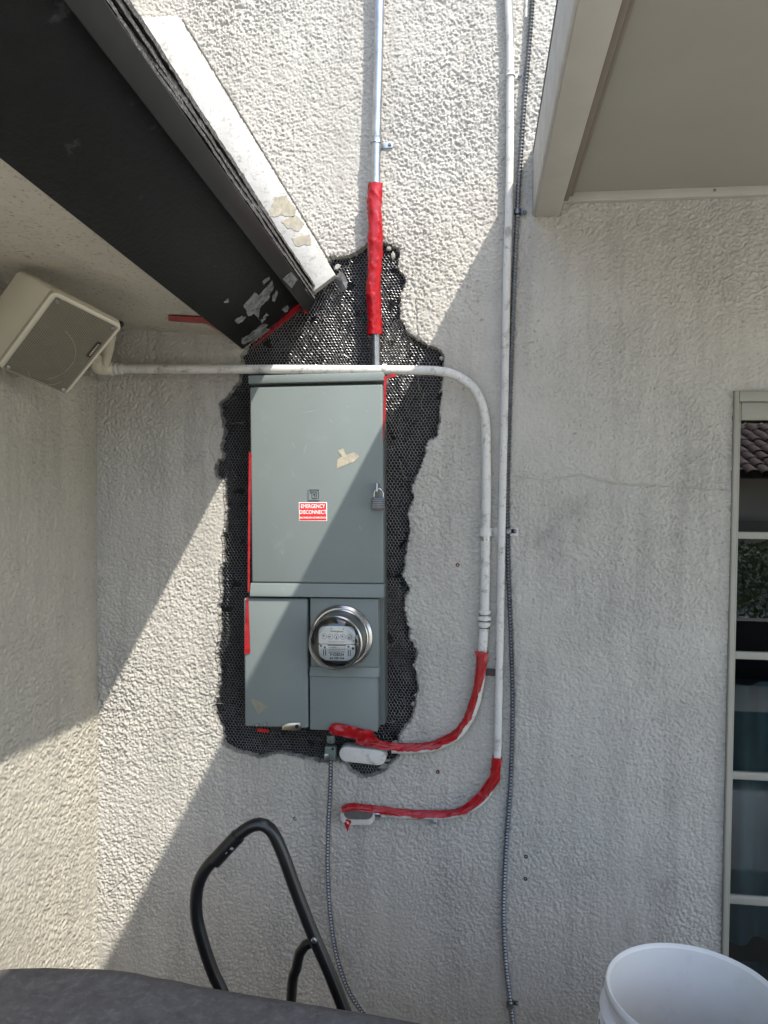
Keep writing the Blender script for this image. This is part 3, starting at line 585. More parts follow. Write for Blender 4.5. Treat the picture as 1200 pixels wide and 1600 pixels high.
for a_, b_ in [(-.043, .0125), (-.0325, .0165), (.031, .0135), (.043, .018), (-.015, -.034), (.018, -.033), (.046, -.002)]:
    q = MB(); q.lathe(mf + PU * a_ + PV * b_ + PNn * .003, PU, PV, PNn, [(0, .0012), (.0022 if b_ > 0 else .0012, .0012), (.0034 if b_ > 0 else .0017, 0)], 12); q.build('screw', M['dark'], npx)

# padlock and its staple
pl = thing('padlock', 'small laminated steel padlock hanging from the right edge of the panel door', 'padlock', P3(591, 797, .012))
q = MB(); q.box(P3(591.5, 786.5, .018), PU, PV, PNn, (-.0185, .0185, -.0165, .018, -.009, .009)); pb = q.build('body', mat('lock_steel', (.20, .20, .21), .4, .9, var=.4, scale=60), pl, bevel=.003)
for k in range(5):
    q = MB(); q.box(P3(591.5, 786.5, .018), PU, PV, PNn, (-.0188, .0188, -.012 + k * .006, -.0108 + k * .006, -.0093, .0093)); q.build('lamination', M['gap'], pb)
cs = P3(591.5, 777, .018); pts = [cs + PU * (-.0125) + PV * .004] + [cs + PU * (-.0125 * math.cos(a_)) - PV * (.010 + .0125 * math.sin(a_)) for a_ in np.linspace(0, math.pi, 9)] + [cs + PU * .0125 + PV * .004]
q = MB(); q.tube(pts, .0026, 10); q.build('shackle', M['chrome'], pl, smooth=True)
q = MB(); q.box(P3(591, 762, .0), PU, PV, PNn, (-.0022, .0022, -.012, .012, -.002, .026)); o = q.build('hasp_tab', M['steel'], panel, bevel=.001)

# ------------------------------------------------------------------ conduits
def pxpath(pts, n=8): return catmull([W(a, b, -s) for a, b, s in pts], n)
def strap(par, c, axis_, rad, wid=.012, tabdir=1, tablen=.03, m='steel'):
    ax = Vector(axis_).normalized(); side = ax.cross(Vector((0, 1, 0))).normalized() * tabdir
    q = MB(); q.tube([c - ax * wid / 2, c - ax * wid / 6, c + ax * wid / 6, c + ax * wid / 2], lambda i, a: rad + (.003 if i in (0, 3) else .0018), 16)
    st = q.build('strap', M[m], par, smooth=40)
    base = Vector((c.x, -.001, c.z)) + side * (rad + tablen / 2)
    q = MB(); q.box(base, side, ax, (0, -1, 0), (-tablen / 2 - rad, tablen / 2, -wid / 2, wid / 2, 0, .0022)); q.build('tab', M[m], st, bevel=.0006)
    q = MB(); q.lathe(base + side * tablen * .18 + Vector((0, -.002, 0)), side, ax, Vector((0, -1, 0)), [(0, .005), (.0028, .005), (.0048, .003), (.0048, 0)], 12); q.build('screw', M['flex'], st)
    return st
emt = thing('steel_conduit', 'bare galvanised steel conduit coming down the wall into the panel top', 'conduit', W(588, 560, -.03))
path = pxpath([(593.5, -60, .032), (592, 60, .032), (588, 220, .032), (587, 300, .03), (587, 420, .022), (587, 500, .016), (588, 560, .014), (589, 592, .014)])
q = MB(); q.tube(path, .0128, 20); q.build('tube', M['steel'], emt, smooth=True)
strap(emt, W(588, 220, -.032), (0, 0, 1), .0132, .016, -1, .03)
c1_ = thing('white_conduit', 'cream painted conduit running over the panel top and bending down the right side', 'conduit', W(757, 830, -.02))
P1 = [(176, 576, .06), (250, 576.5, .06), (400, 577, .06), (560, 578, .06), (640, 578.5, .058), (685, 580, .055), (715, 588, .05), (740, 607, .043), (754, 636, .035), (759, 670, .028), (760, 740, .022), (759, 840, .02), (757, 960, .02), (754, 1015, .02), (749, 1070, .02), (738, 1112, .021), (716, 1146, .023), (685, 1164, .026), (650, 1170, .03), (612, 1170, .032)]
path1 = pxpath(P1, 10); q = MB(); q.tube(path1, .0128, 20); q.build('tube', M['cond'], c1_, smooth=True)
for py in (961, 970.5, 981):
    c = W(757, py, -.02); q = MB(); q.tube([c - Vector((0, 0, .0011)), c + Vector((0, 0, .0011))], .0142, 20); q.build('seam', M['dark'], c1_)
strap(c1_, W(759, 831, -.02), (0, 0, 1), .0140, .022, -1, .075, 'cond')
c = W(759, 842, -.02); q = MB(); q.tube([c - Vector((0, 0, .005)), c + Vector((0, 0, .005))], .0136, 20); q.build('worn_band', M['steel'], c1_)
for py, rr_, ww in [(956, .0165, .009), (966, .0190, .009), (975, .0168, .010)]:
    c = W(757, py, -.02); q = MB(); q.tube([c - Vector((0, 0, ww / 2)), c + Vector((0, 0, ww / 2))], rr_, 8 if rr_ > .017 else 20); q.build('coupling_nut', M['cond'], c1_, bevel=.0012)
for px, rr_, ww in [(182, .017, .010), (174, .0185, .012), (190, .0155, .008), (601, .0142, .012)]:
    c = W(px, 576.5, -.06); q = MB(); q.tube([c - Vector((ww / 2, 0, 0)), c + Vector((ww / 2, 0, 0))], rr_, 20); q.build('coupling_nut', M['cond'], c1_, bevel=.0012)
# conduit body at the bottom of the panel
def oblong(par, name, l, r, t, b, y0, y1, m, bev=.004, dy=0.0):
    q = MB(); pts = []; a0 = W(l, (t + b) / 2, y0); a1 = W(r, (t + b) / 2 + dy, y0); hh_ = abs(W(l, t, y0).z - W(l, b, y0).z) / 2; up_ = Vector((0, 0, 1)); ux = (a1 - a0).normalized(); uz = Vector((-ux.z, 0, ux.x))
    c0_, c1__ = a0 + ux * hh_, a1 - ux * hh_
    for i in range(9): a_ = math.pi / 2 + math.pi * i / 8; pts.append(c0_ + (ux * math.cos(a_) + uz * math.sin(a_)) * hh_)
    for i in range(9): a_ = -math.pi / 2 + math.pi * i / 8; pts.append(c1__ + (ux * math.cos(a_) + uz * math.sin(a_)) * hh_)
    q.prism(pts, (0, y1 - y0, 0)); return q.build(name, M[m], par, bevel=bev, smooth=40)
oblong(c1_, 'conduit_body', 534, 606, 1157, 1181, -.004, -.050, 'cond', .005, 8)
oblong(c1_, 'gasket', 536, 602, 1162, 1185, -.003, -.03, 'gap', .002, 8)
c2_ = thing('thin_white_conduit', 'thin cream conduit running down the whole wall and hooking left at the bottom', 'conduit', W(778, 1180, -.015))
P2 = [(792, -60, .016), (797, 60, .016), (797, 180, .016), (796, 290, .016), (792, 430, .016), (789, 600, .016), (785, 780, .016), (782, 950, .016), (779, 1100, .016), (777, 1180, .016), (771, 1218, .017), (754, 1249, .018), (724, 1268, .02), (690, 1274, .02), (640, 1273, .02), (585, 1271, .02)]
path2 = pxpath(P2, 10); q = MB(); q.tube(path2, .0106, 18); q.build('tube', M['cond'], c2_, smooth=True)
strap(c2_, W(797.5, 116, -.016), (0, 0, 1), .0108, .012, -1, .022, 'cond')
oblong(c2_, 'conduit_body', 534, 588, 1257, 1282, -.003, -.036, 'cond', .004, 0)
oblong(c2_, 'cover_plate', 537, 583, 1259, 1280, -.0365, -.040, 'plate_zinc', .003, 0)
q = MB(); c = W(680, 1281, -.012); q.box(c, (1, 0, 0), (0, 0, -1), (0, -1, 0), (-.004, .004, -.010, .016, -.01, .012)); cl = q.build('pipe_clip', M['cond'], c2_, bevel=.001)
q = MB(); q.lathe(W(680, 1286, -.024), (1, 0, 0), (0, 0, 1), (0, -1, 0), [(0, .004), (.003, .004), (.004, 0)], 10); q.build('screw', M['steel'], cl)
q = MB(); q.tube([W(584, 1271, -.02), W(596, 1271.5, -.02)], .0125, 18); q.build('coupling_nut', M['steel'], c2_, bevel=.001)

def flex(name, label, P, r, straps):
    t = thing(name, label, 'flexible conduit', W(*P[-1][:2], -P[-1][2])); pts = resample(pxpath(P, 10), .0046)
    q = MB(); q.tube(pts, lambda i, a: r * (1.0 if (i % 2) else .64), 12); q.build('corrugated_tube', M['flex'], t, smooth=30)
    for px, py, s_, td in straps: strap(t, W(px, py, -s_), (0, 0, 1), r, .013, td, .016, 'flex')
    return t
flex('flexible_conduit', 'long corrugated grey flexible conduit snaking down beside the thin cream conduit', [(835, -60, .012), (829, 40, .012), (819, 160, .012), (811, 280, .012), (808, 340, .011), (803, 450, .011), (797, 620, .011), (793, 780, .011), (795, 900, .011), (799, 1010, .011), (801, 1110, .011), (798, 1220, .011), (791, 1320, .011), (787, 1420, .011), (790, 1500, .012), (797, 1565, .012), (806, 1640, .012)], .0078, [(809, 331, .011, -1), (794, 830, .011, -1), (797, 1570, .012, -1)])
fx2 = flex('flexible_conduit', 'short corrugated flexible conduit hanging from the connector below the panel', [(517, 1188, .050), (516, 1230, .048), (513, 1290, .045), (512, 1360, .042), (516, 1430, .040), (525, 1490, .040), (543, 1545, .042), (568, 1585, .044), (610, 1640, .046)], .0076, [])
q = MB(); c = W(517, 1175, -.05)
q.tube([W(517, 1148, -.05), W(517, 1160, -.05)], .0125, 8); 
o = q.build('lock_nut', M['green'], fx2, bevel=.0015)
q = MB(); q.box(c, (1, 0, 0), (0, 0, -1), (0, -1, 0), (-.0155, .0145, -.019, .020, -.012, .012)); cb = q.build('connector', M['green'], fx2, bevel=.003)
q = MB(); q.box(c, (1, 0, 0), (0, 0, -1), (0, -1, 0), (-.016, -.004, .001, .021, -.010, .0145)); q.build('clamp_saddle', M['steel'], fx2, bevel=.0015)
q = MB(); q.lathe(W(520, 1170, -.062), (1, 0, 0), (0, 0, 1), (0, -1, 0), [(0, .003), (.003, .003), (.004, 0)], 10); q.build('screw', M['gap'], fx2)
# loose white cable end by the overhang
q = MB(); q.tube(pxpath([(824, -60, .06), (823, -20, .055), (821.5, 27, .05)]), .0036, 8); o = q.build('cable_end', M['cond'], smooth=True); tag(o, 'thin white cable end hanging beside the edge beam at the top', 'cable')
# anchor plugs and bolt holes in the wall
for px, py, lb in [(715, 883, 'red anchor plug in the wall left of the tall cream conduit'), (684, 1206, 'red anchor plug in the wall below the lower conduit bend'), (461, 1279, 'dark screw hole in the wall left of the hanging flexible conduit'), (822, 1338, 'upper dark screw hole right of the long flexible conduit'), (821, 1373, 'lower dark screw hole right of the long flexible conduit')]:
    c = W(px, py, -.0012); q = MB(); q.lathe(c, (1, 0, 0), (0, 0, 1), (0, -1, 0), [(0, -.002), (.0022, -.002), (.0028, .002), (.0052, .0022), (.0058, -.001)], 12); o = q.build('wall_anchor', M['rust'] if 'red' in lb else M['dark'], smooth=40); tag(o, lb, 'anchor')
q = MB(); q.box(W(766, 1050, -.002), (1, 0, 0), (0, 0, -1), (0, -1, 0), (-.020, .016, -.010, .010, 0, .004)); o = q.build('metal_strap', mat('rusty_strap', (.12, .10, .10), .7, .5, var=.5, scale=90, stain_spots=((.25, .03, .03), 120, .4, .8)), bevel=.001); tag(o, 'dark rusty metal strap on the wall between the two cream conduits', 'strap')

# ------------------------------------------------------------------ red tape
def tape_tube(label, pts, r, off=(0, 0, 0), flat=.6, amp=.22, seg=20, grp=None):
    P = resample(catmull([Vector(p) for p in pts], 6), .004); P = [p + Vector(off) for p in P]
    def rad(i, a):
        p = P[i]; k = .8 * noise.noise(Vector((p.x * 22, p.z * 22, math.cos(a) * 1.6)) + Vector((0, math.sin(a) * 1.6, 3))) + .45 * noise.noise(Vector((p.x * 60 + math.sin(a) * 3, p.z * 60, math.cos(a) * 4))); return r * (1 + amp * k)
    q = MB(); q.tube(P, rad, seg, True, flat); o = q.build('red_tape', M['red'], smooth=50); return tag(o, label, 'tape', grp)
def tape_shell(label, pts, r, mid, half, off=(0, 0, 0), loose=.35, na=26, wide=1.0):
    # open wrap: covers angles mid-half..mid+half (0 = toward the viewer, 90 = to the left of the run), ragged along both edges
    P = resample(catmull([Vector(p) for p in pts], 6), .0035); n = len(P); ref = Vector((0, -1, 0)); out = []; inn = []
    for i, p in enumerate(P):
        t = (P[min(i + 1, n - 1)] - P[max(i - 1, 0)]).normalized(); rf_ = (ref - t * ref.dot(t)).normalized(); b = t.cross(rf_); s_ = i * .0035
        h0 = half * (1 + .22 * noise.noise(Vector((s_ * 30, 1, 7))) + .12 * noise.noise(Vector((s_ * 110, 1, 3)))); h1 = half * (1 + .22 * noise.noise(Vector((s_ * 30, 9, 7))) + .12 * noise.noise(Vector((s_ * 110, 9, 3))))
        f_ = max(0.0, 1 - i / n / .22) if half < 150 else 0.0; h0 = h0 * (1 - f_) + 165 * f_; h1 = h1 * (1 - f_) + 165 * f_
        for k in range(na):
            w = k / (na - 1); a = math.radians(mid - h0 + (h0 + h1) * w); edge = abs(w - .5) * 2
            q_ = r * (1.03 + loose * max(0, .25 + noise.noise(Vector((s_ * 16, w * 3.2, 5)))) * (1 - .5 * edge) + .05 * noise.noise(Vector((s_ * 55, w * 9, 2))) + .05 * abs(noise.noise(Vector((s_ * 25 + w * 5, w * 14, 8)))) + .12 * edge ** 6)
            q_ += r * .16 * (1 - min(1, abs(noise.noise(Vector((w * 5 + s_ * 9, s_ * 13, 4))) * 4.5))) ** 2; d = rf_ * (math.cos(a) / wide) + b * (math.sin(a) * wide); sh = t * (.004 * noise.noise(Vector((w * 7, 3, 1))) if i in (0, n - 1) else 0)
            out.append(p + d * q_ + Vector(off) + sh); inn.append(p + d * (q_ - .0009) + Vector(off) + sh)
    N2 = n * na; F_ = []; 
    for i in range(n - 1):
        for k in range(na - 1): a0 = i * na + k; F_ += [(a0, a0 + 1, a0 + na + 1, a0 + na), (N2 + a0, N2 + a0 + na, N2 + a0 + na + 1, N2 + a0 + 1)]
        for k in (0, na - 1): a0 = i * na + k; F_.append((a0, a0 + na, N2 + a0 + na, N2 + a0))
    for i in (0, n - 1):
        for k in range(na - 1): a0 = i * na + k; F_.append((a0, a0 + 1, N2 + a0 + 1, N2 + a0))
    q = MB(); q.add(out + inn, F_); o = q.build('red_tape', M['red'], smooth=45); return tag(o, label, 'tape')
def tape_sheet(label, poly, y, th=.0014, amp=.004, parent=None, name='red_tape', mt='red'):
    P = [W(a, b, y) for a, b in poly]; P.append(P[0]); R = resample(P, .006)[:-1]
    xs_ = [p.x for p in R]; zs_ = [p.z for p in R]; poly2 = np.array([(p.x, p.z) for p in R]); pts = [Vector((p.x, p.z)) for p in R]
    g = .007; x = min(xs_)
    xv, zv = np.meshgrid(np.arange(min(xs_), max(xs_), g), np.arange(min(zs_), max(zs_), g)); ok = inside(poly2, xv.ravel(), zv.ravel())
    for a, b, k in zip(xv.ravel(), zv.ravel(), ok):
        if k: pts.append(Vector((a + random.uniform(-.002, .002), b + random.uniform(-.002, .002))))
    nb = len(R); vs, _, fs, *_ = delaunay_2d_cdt(pts, [(i, (i + 1) % nb) for i in range(nb)], [], 1, 1e-6)
    def dp(v): return y + amp * (noise.noise(Vector((v.x * 38, v.y * 38, 3))) + .5 * noise.noise(Vector((v.x * 110, v.y * 110, 5))))
    top = [(v.x, dp(v) - th, v.y) for v in vs]; bot = [(v.x, dp(v), v.y) for v in vs]; n0 = len(vs); q = MB()
    from collections import Counter
    ec = {}
    for f in fs:
        for i in range(3):
            k = (f[i], f[(i + 1) % 3]); ec[k] = 1
    bd_ = [(a, b) for (a, b) in ec if (b, a) not in ec]
    q.add(top + bot, [tuple(f) for f in fs] + [tuple(n0 + i for i in reversed(f)) for f in fs] + [(a, a + n0, b + n0, b) for a, b in bd_])
    o = q.build(name, M[mt], parent, smooth=50); return tag(o, label, 'tape') if label else o
tape_shell('red tape wrapped around the steel conduit above the panel', [W(587, 288, -.03), W(585.5, 330, -.03), (W(587, 370, -.03)), W(586, 410, -.026), W(584, 450, -.022), W(585.5, 490, -.018), W(585.5, 523, -.016)], .0152, 20, 176, (0, -.004, 0), .20, 30, 1.17)
TP = [(754, 1018, .02), (749, 1070, .02), (738, 1112, .021), (716, 1146, .023), (685, 1164, .026), (650, 1170, .03), (600, 1167, .040), (556, 1158, .046)]
tape_shell('red tape along the inside of the wider conduit bend below the panel', [W(a, b, -s_) for a, b, s_ in TP], .0132, 80, 86, (0, -.001, 0), .24)
TP = [(777, 1183, .016), (771, 1218, .017), (754, 1249, .018), (724, 1268, .02), (690, 1274, .02), (640, 1273, .02), (585, 1266, .03), (552, 1263, .034), (536, 1266, .034)]
tape_shell('red tape along the inside of the thin conduit hook at the bottom', [W(a, b, -s_) for a, b, s_ in TP], .0114, 80, 86, (0, -.002, .001), .30)
tape_sheet('red tape flap drooping from the end of the thin conduit hook', [(536, 1281), (543, 1280), (550, 1283), (546, 1290), (543, 1300), (540, 1291)], -.036)
tape_sheet('crumpled red tape bunched under the lower right corner of the panel', [(513, 1138), (520, 1130), (535, 1131), (560, 1137), (584, 1142), (584, 1150), (600, 1160), (570, 1158), (545, 1152), (517, 1147)], -.100, .003, .008)
tape_sheet('loose red tape flap bridging the inside of the thin conduit bend', [(772, 1184), (782, 1190), (781, 1220), (764, 1244), (738, 1261), (718, 1265), (728, 1255), (748, 1238), (764, 1214)], -.026, .0012, .006)
tape_sheet('small red tape tab at the upper end of the wider bend wrap', [(741, 1017), (757, 1018), (756, 1027), (748, 1027), (744, 1024)], -.034, .001, .003)
tape_sheet('rippled red tape edge lifting off the lower part of the wider conduit bend', [(682, 1163), (688, 1156), (702, 1152), (718, 1146), (714, 1155), (698, 1163)], -.040, .001, .005)
tape_sheet('thin red tape sliver along the upper left edge of the panel door', [(389, 706), (393, 708), (392, 780), (390, 926), (387, 926), (388, 790)], -.0935, .001, .001)
tape_sheet('loose red tape tail on the left edge of the lower panel cover', [(385, 934), (388, 934), (390, 985), (391, 1021), (382, 1022), (383, 980)], -.0945, .001, .002)
tape_sheet('red tape edge along the upper right side of the panel', [(600, 588), (617, 583), (620, 588), (604, 592), (603, 640), (600, 690), (598, 690), (599, 640)], -.080, .001, .002)
tape_sheet('red tape edge along the lower right side of the panel', [(589, 935), (592, 936), (590, 1040), (587, 1136), (584, 1136), (586, 1040)], -.080, .001, .001)
tape_sheet('small red tape scrap under the left cover of the panel', [(402, 1138), (420, 1139), (419, 1145), (401, 1143)], -.085, .001, .002)
P, nrm = on_face([(388, 552), (398, 551), (468, 485), (470, 473), (461, 478), (398, 538)], A, FU, E, .0015); q = MB(); q.prism(P, nrm * .0012); o = q.build('red_tape', M['red']); tag(o, 'red tape band across the wall end of the dark fascia', 'tape')
P, nrm = on_face(jag([(263, 493), (318, 495), (335, 499), (357, 514), (352, 517), (340, 516), (322, 505), (263, 501)], .6, 3), s0, s1 - s0, E, .003); q = MB(); q.prism(P, nrm * .0012); o = q.build('red_tape', M['red']); tag(o, 'torn red tape strip stuck on the cream soffit left of the dark fascia', 'tape')
tape_sheet('tiny red tape scrap on the tip of the dark drip edge', [(472, 483), (478, 484), (481, 491), (474, 488)], -.02, .001, .001)

# ------------------------------------------------------------------ speaker
K = .93
sc_ = V3(EYEP) + (Vector((-1.012, -.386, 1.941)) - V3(EYEP)) * K
cn = [V3(EYEP) + (Vector(p) - V3(EYEP)) * K for p in [(-.96627491, -.49541127, 2.0447748), (-.86706724, -.35584106, 1.9940591), (-1.05797584, -.27700662, 1.83756596), (-1.15718351, -.41657682, 1.88828165)]]
SU = (cn[1] - cn[0]).normalized(); SV = (cn[2] - cn[1]); SVl = SV.length; SV.normalize(); SN = SU.cross(SV).normalized()
if SN.dot(V3(EYEP) - sc_) < 0: SN = -SN
hw_, hh_ = (cn[1] - cn[0]).length / 2, SVl / 2
spk = thing('speaker', 'cream outdoor loudspeaker tilted down from the corner under the soffit', 'speaker', sc_ - SN * .1)
def rrect(c, hx, hy, r, k=6):
    P = []
    for sx_, sy_, a0 in [(1, 1, 0), (-1, 1, 90), (-1, -1, 180), (1, -1, 270)]:
        for i in range(k + 1): a_ = math.radians(a0 + 90 * i / k); P.append(c + SU * (sx_ * (hx - r) + r * math.cos(a_)) + SV * (sy_ * (hy - r) + r * math.sin(a_)))
    return P
shift = Vector((-.085, .0, .05))
def loft(rings):
    q = MB(); n = len(rings[0]); vs = [p for r in rings for p in r]; fs = [(j * n + i, j * n + (i + 1) % n, (j + 1) * n + (i + 1) % n, (j + 1) * n + i) for j in range(len(rings) - 1) for i in range(n)]
    q.add(vs, fs + [tuple(range(n)), tuple((len(rings) - 1) * n + i for i in range(n))]); return q
loft([rrect(sc_ - SN * .001, hw_ - .006, hh_ - .006, .012), rrect(sc_ - SN * .004, hw_, hh_, .014), rrect(sc_ - SN * .018, hw_, hh_, .014), rrect(sc_ - SN * .02, hw_ - .001, hh_ - .001, .014)]).build('bezel', M['speaker'], spk, smooth=35)
loft([rrect(sc_ - SN * .022, hw_ - .004, hh_ - .004, .014), rrect(sc_ - SN * .03 + shift * .5, hw_ - .008, hh_ - .008, .016), rrect(sc_ - SN * .05 + shift, hw_ * .72, hh_ * .8, .016)]).build('cabinet', M['speaker'], spk, smooth=35)
q = MB(); q.prism(rrect(sc_ + SN * .0002, hw_ - .011, hh_ - .008, .008), SN * .0012); q.build('cavity', M['dark'], spk)
# grille: perforated sheet as a lattice of bars, slightly bowed; two rings show the drivers behind
q = MB(); nx_, ny_ = 36, 52; gx, gy = hw_ - .010, hh_ - .007
def gp(u, v, w=0): 
    d1 = math.hypot(u + .0, v - hh_ * .28); bow = .004 * (1 - (u / gx) ** 2) * (1 - (v / gy) ** 2); return sc_ + SU * u + SV * v + SN * (.0028 + bow + w)
for i in range(nx_ + 1):
    u = -gx + 2 * gx * i / nx_; w_ = .0011
    L_ = [(gp(u - w_, -gy + 2 * gy * j / 12), gp(u + w_, -gy + 2 * gy * j / 12)) for j in range(13)]
    q.add([p for pr in L_ for p in pr], [(2 * j, 2 * j + 1, 2 * j + 3, 2 * j + 2) for j in range(12)])
for i in range(ny_ + 1):
    v = -gy + 2 * gy * i / ny_; w_ = .0011
    L_ = [(gp(-gx + 2 * gx * j / 12, v - w_), gp(-gx + 2 * gx * j / 12, v + w_)) for j in range(13)]
    q.add([p for pr in L_ for p in pr], [(2 * j, 2 * j + 1, 2 * j + 3, 2 * j + 2) for j in range(12)])
q.build('grille', M['grille'], spk)
for cu, cv, rr_ in [(-.0, .045, .062), (.01, -.065, .03)]:
    P = [sc_ + SU * (cu + rr_ * math.cos(a_)) + SV * (cv + rr_ * math.sin(a_)) + SN * .002 for a_ in np.linspace(0, 2 * math.pi, 33)]; q = MB(); q.tube(P, .0016, 6, False); q.build('driver_ring', M['dark'], spk, smooth=True)
for cu, cv, rr_, a0, a1 in [(-.045, .035, .088, -1.25, .75), (.01, .075, .040, .2, 2.6)]:
    P = [gp(cu + rr_ * math.cos(a_), min(gy - .004, max(-gy + .004, cv + rr_ * math.sin(a_))), .0006) for a_ in np.linspace(a0, a1, 24)]; P = [p for p in P if abs((p - sc_).dot(SU)) < gx - .004]
    q = MB(); q.tube(P, .0007, 6); q.build('highlight_arc', M['arc'], spk, smooth=True)  # pale arc painting in the curved highlight of the drivers behind
for a_, b_ in [(-1, -1), (1, -1), (1, 1), (-1, 1)]:
    q = MB(); q.lathe(sc_ + SU * a_ * (hw_ - .017) + SV * b_ * (hh_ - .015) + SN * .005, SU, SV, SN, [(0, .002), (.0035, .002), (.005, 0), (.005, -.003)], 14); q.build('screw', M['steel'], spk)
bc = sc_ + SU * (hw_ - .022) + SV * (-.035); q = MB(); q.box(bc + SN * .006, SU, SV, SN, (-.0045, .0045, -.024, .024, 0, .0015)); bdg = q.build('badge', M['black'], spk, bevel=.0004)
me = text('OUTDOOR', .0075, bc + SN * .0077, -SV, SU, SN, M['white'], bdg); 
bpy.data.meshes.remove(me)
q = MB()
for k in range(7): q.box(bc + SN * .0075, SU, SV, SN, (-.0022, .0022, -.020 + k * .0058, -.0165 + k * .0058, 0, .0004))
q.build('badge_print', M['residue'], bdg)
# bracket, elbow toward the conduit
q = MB(); q.tube(catmull([W(150, 560, -.16), W(152, 574, -.12), W(162, 577, -.08), W(176, 576, -.06)], 6), .016, 16); q.build('bracket_elbow', M['speaker'], spk, smooth=True)
q = MB(); q.tube([W(172, 520, -.20), W(168, 545, -.12), W(160, 575, -.075)], .017, 12); q.build('bracket_arm', M['speaker'], spk, smooth=True)
q = MB(); q.lathe(W(187, 506, -.33), (1, 0, 0), (0, 0, 1), (0, -1, 0), [(0, .008), (.006, .008), (.008, .004), (.008, -.006)], 14); q.build('adjust_knob', M['black'], spk, smooth=40)

# ------------------------------------------------------------------ bucket, cover, ladder, ground
bc = Vector((.383, -.785, .733)); RB = .1495; HB = .36
bk = thing('bucket', 'white plastic bucket standing open in the lower right corner', 'bucket', bc - Vector((0, 0, HB)))
q = MB(); U_, V_, N_ = (1, 0, 0), (0, 1, 0), (0, 0, 1)
prof = [(RB * .86, -HB), (RB * .87, -HB), (RB * .945, -.115), (RB * .955, -.075), (RB * .965, -.03), (RB * .97, -.004), (RB * .945, -.004), (RB * .925, -.075), (RB * .84, -HB + .01), (0, -HB + .01)]
q.lathe(bc, U_, V_, N_, [(0, -HB)] + prof, 72); q.build('body', M['bucket'], bk, smooth=40)
q = MB(); q.lathe(bc, U_, V_, N_, [(RB * .945, -.006), (RB * .96, 0), (RB * .985, .002), (RB, -.002), (RB * 1.005, -.012), (RB * .98, -.016), (RB * .968, -.012)], 72); q.build('rim', M['bucket'], bk, smooth=60)
for h_, w_ in [(-.045, .011), (-.085, .014), (-.125, .012)]:
    q = MB(); q.lathe(bc, U_, V_, N_, [(RB * .955, h_ - .013), (RB * .985 + w_ * .8, h_ - .007), (RB * .985 + w_, h_), (RB * .985 + w_ * .6, h_ + .004), (RB * .955, h_ + .006)], 72); q.build('rib', M['bucket'], bk, smooth=50)
q = MB(); q.tube([bc + Vector((math.cos(a_) * (RB + .012), math.sin(a_) * (RB + .012), -.06 - .10 * math.sin((a_ - math.pi * 1.0) ))) for a_ in np.linspace(math.pi, 2 * math.pi, 24)], .002, 6); q.build('handle', M['steel'], bk, smooth=True)

# grey mottled cover with a rounded edge
CH = .79; cm = Vector((-.34, -1.345, CH)); ca, sa = math.cos(math.radians(-6.5)), math.sin(math.radians(-6.5))
cvr = MB(); NR, NA = 44, 160; vs = []; fs = []
for j in range(NR + 1):
    t = j / NR
    for i in range(NA):
        a_ = 2 * math.pi * i / NA; e = 2 / 4.5; ux = math.copysign(abs(math.cos(a_)) ** e, math.cos(a_)); vy = math.copysign(abs(math.sin(a_)) ** e, math.sin(a_))
        rr_ = min(1, t * 1.4); z = 0.0; sc2 = rr_
        hx, hy = .62, .385
        if t > .66:
            k = (t - .66) / .34; ang = min(1, k * 3) * math.pi / 2; z = -.05 * (1 - math.cos(ang)) - max(0, k - .333) * .9; sc2 = (1 - .05 / .385) + .05 / .385 * math.sin(ang)
        else: sc2 = t / .66 * (1 - .05 / .385)
        x = ux * hx * sc2; y = vy * hy * sc2
        if t > .75: f_ = 1 + .02 * math.sin(a_ * 17 + 2 * math.sin(a_ * 3)) * (t - .75) * 4; x *= f_; y *= f_
        z += .004 * (1 - min(1, abs(noise.noise(Vector((x * 3 + y * 2, y * 6, 8))) * 6))) + .006 * noise.noise(Vector((x * 5, y * 5, 1))) + .003 * noise.noise(Vector((x * 14, y * 14, 2))) + (.012 * (1 - (x / hx) ** 2) if t < .8 else .012 * (1 - min(1, (x / hx) ** 2)))
        vs.append(cm + Vector((x * ca - y * sa, x * sa + y * ca, z)))
    if j:
        for i in range(NA): i2 = (i + 1) % NA; fs.append(((j - 1) * NA + i, (j - 1) * NA + i2, j * NA + i2, j * NA + i))
cvr.add(vs, fs); o = cvr.build('furniture_cover', M['cover'], smooth=60); tag(o, 'faded grey mottled cover draped over furniture in the lower left corner', 'cover')
cvo = o
def on_cover(px, py): v = ray(px, py); return V3(EYEP + v * ((CH + .011 - EYE) / v[2]))
P = catmull([on_cover(190, 1576), on_cover(200, 1583), on_cover(210, 1590), on_cover(218, 1600), on_cover(222, 1615)], 5); q = MB(); q.tube(P, .0022, 6, True, .7); q.build('fold', M['gap'], cvo, smooth=True)

# step ladder
LY = -.70
ld = thing('step_ladder', 'black tubular step ladder handle rising behind the grey cover', 'ladder', W(430, 1560, LY) * 1.0)
def lp(px, py, y=LY): return W(px, py, y)
topb = [lp(352, 1560), lp(333, 1520), lp(316, 1470), lp(307, 1430), lp(308, 1390), lp(320, 1360), lp(345, 1332), lp(372, 1305), lp(392, 1291), lp(408, 1288), lp(424, 1298), lp(440, 1330), lp(460, 1385), lp(487, 1455), lp(515, 1520), lp(535, 1570)]
d0 = (lp(352, 1560) - lp(333, 1520)).normalized(); d1 = (lp(535, 1570) - lp(515, 1520)).normalized(); 
def toground(p, d): return p + d * (p.z - .01) / -d.z
g0 = toground(topb[0], d0); g1 = toground(topb[-1], d1)
q = MB(); q.tube(resample(catmull([g0.lerp(topb[0], .5)] + topb + [g1.lerp(topb[-1], .5)], 8), .012), .0125, 16); q.build('handle_loop', M['blacktube'], ld, smooth=True)
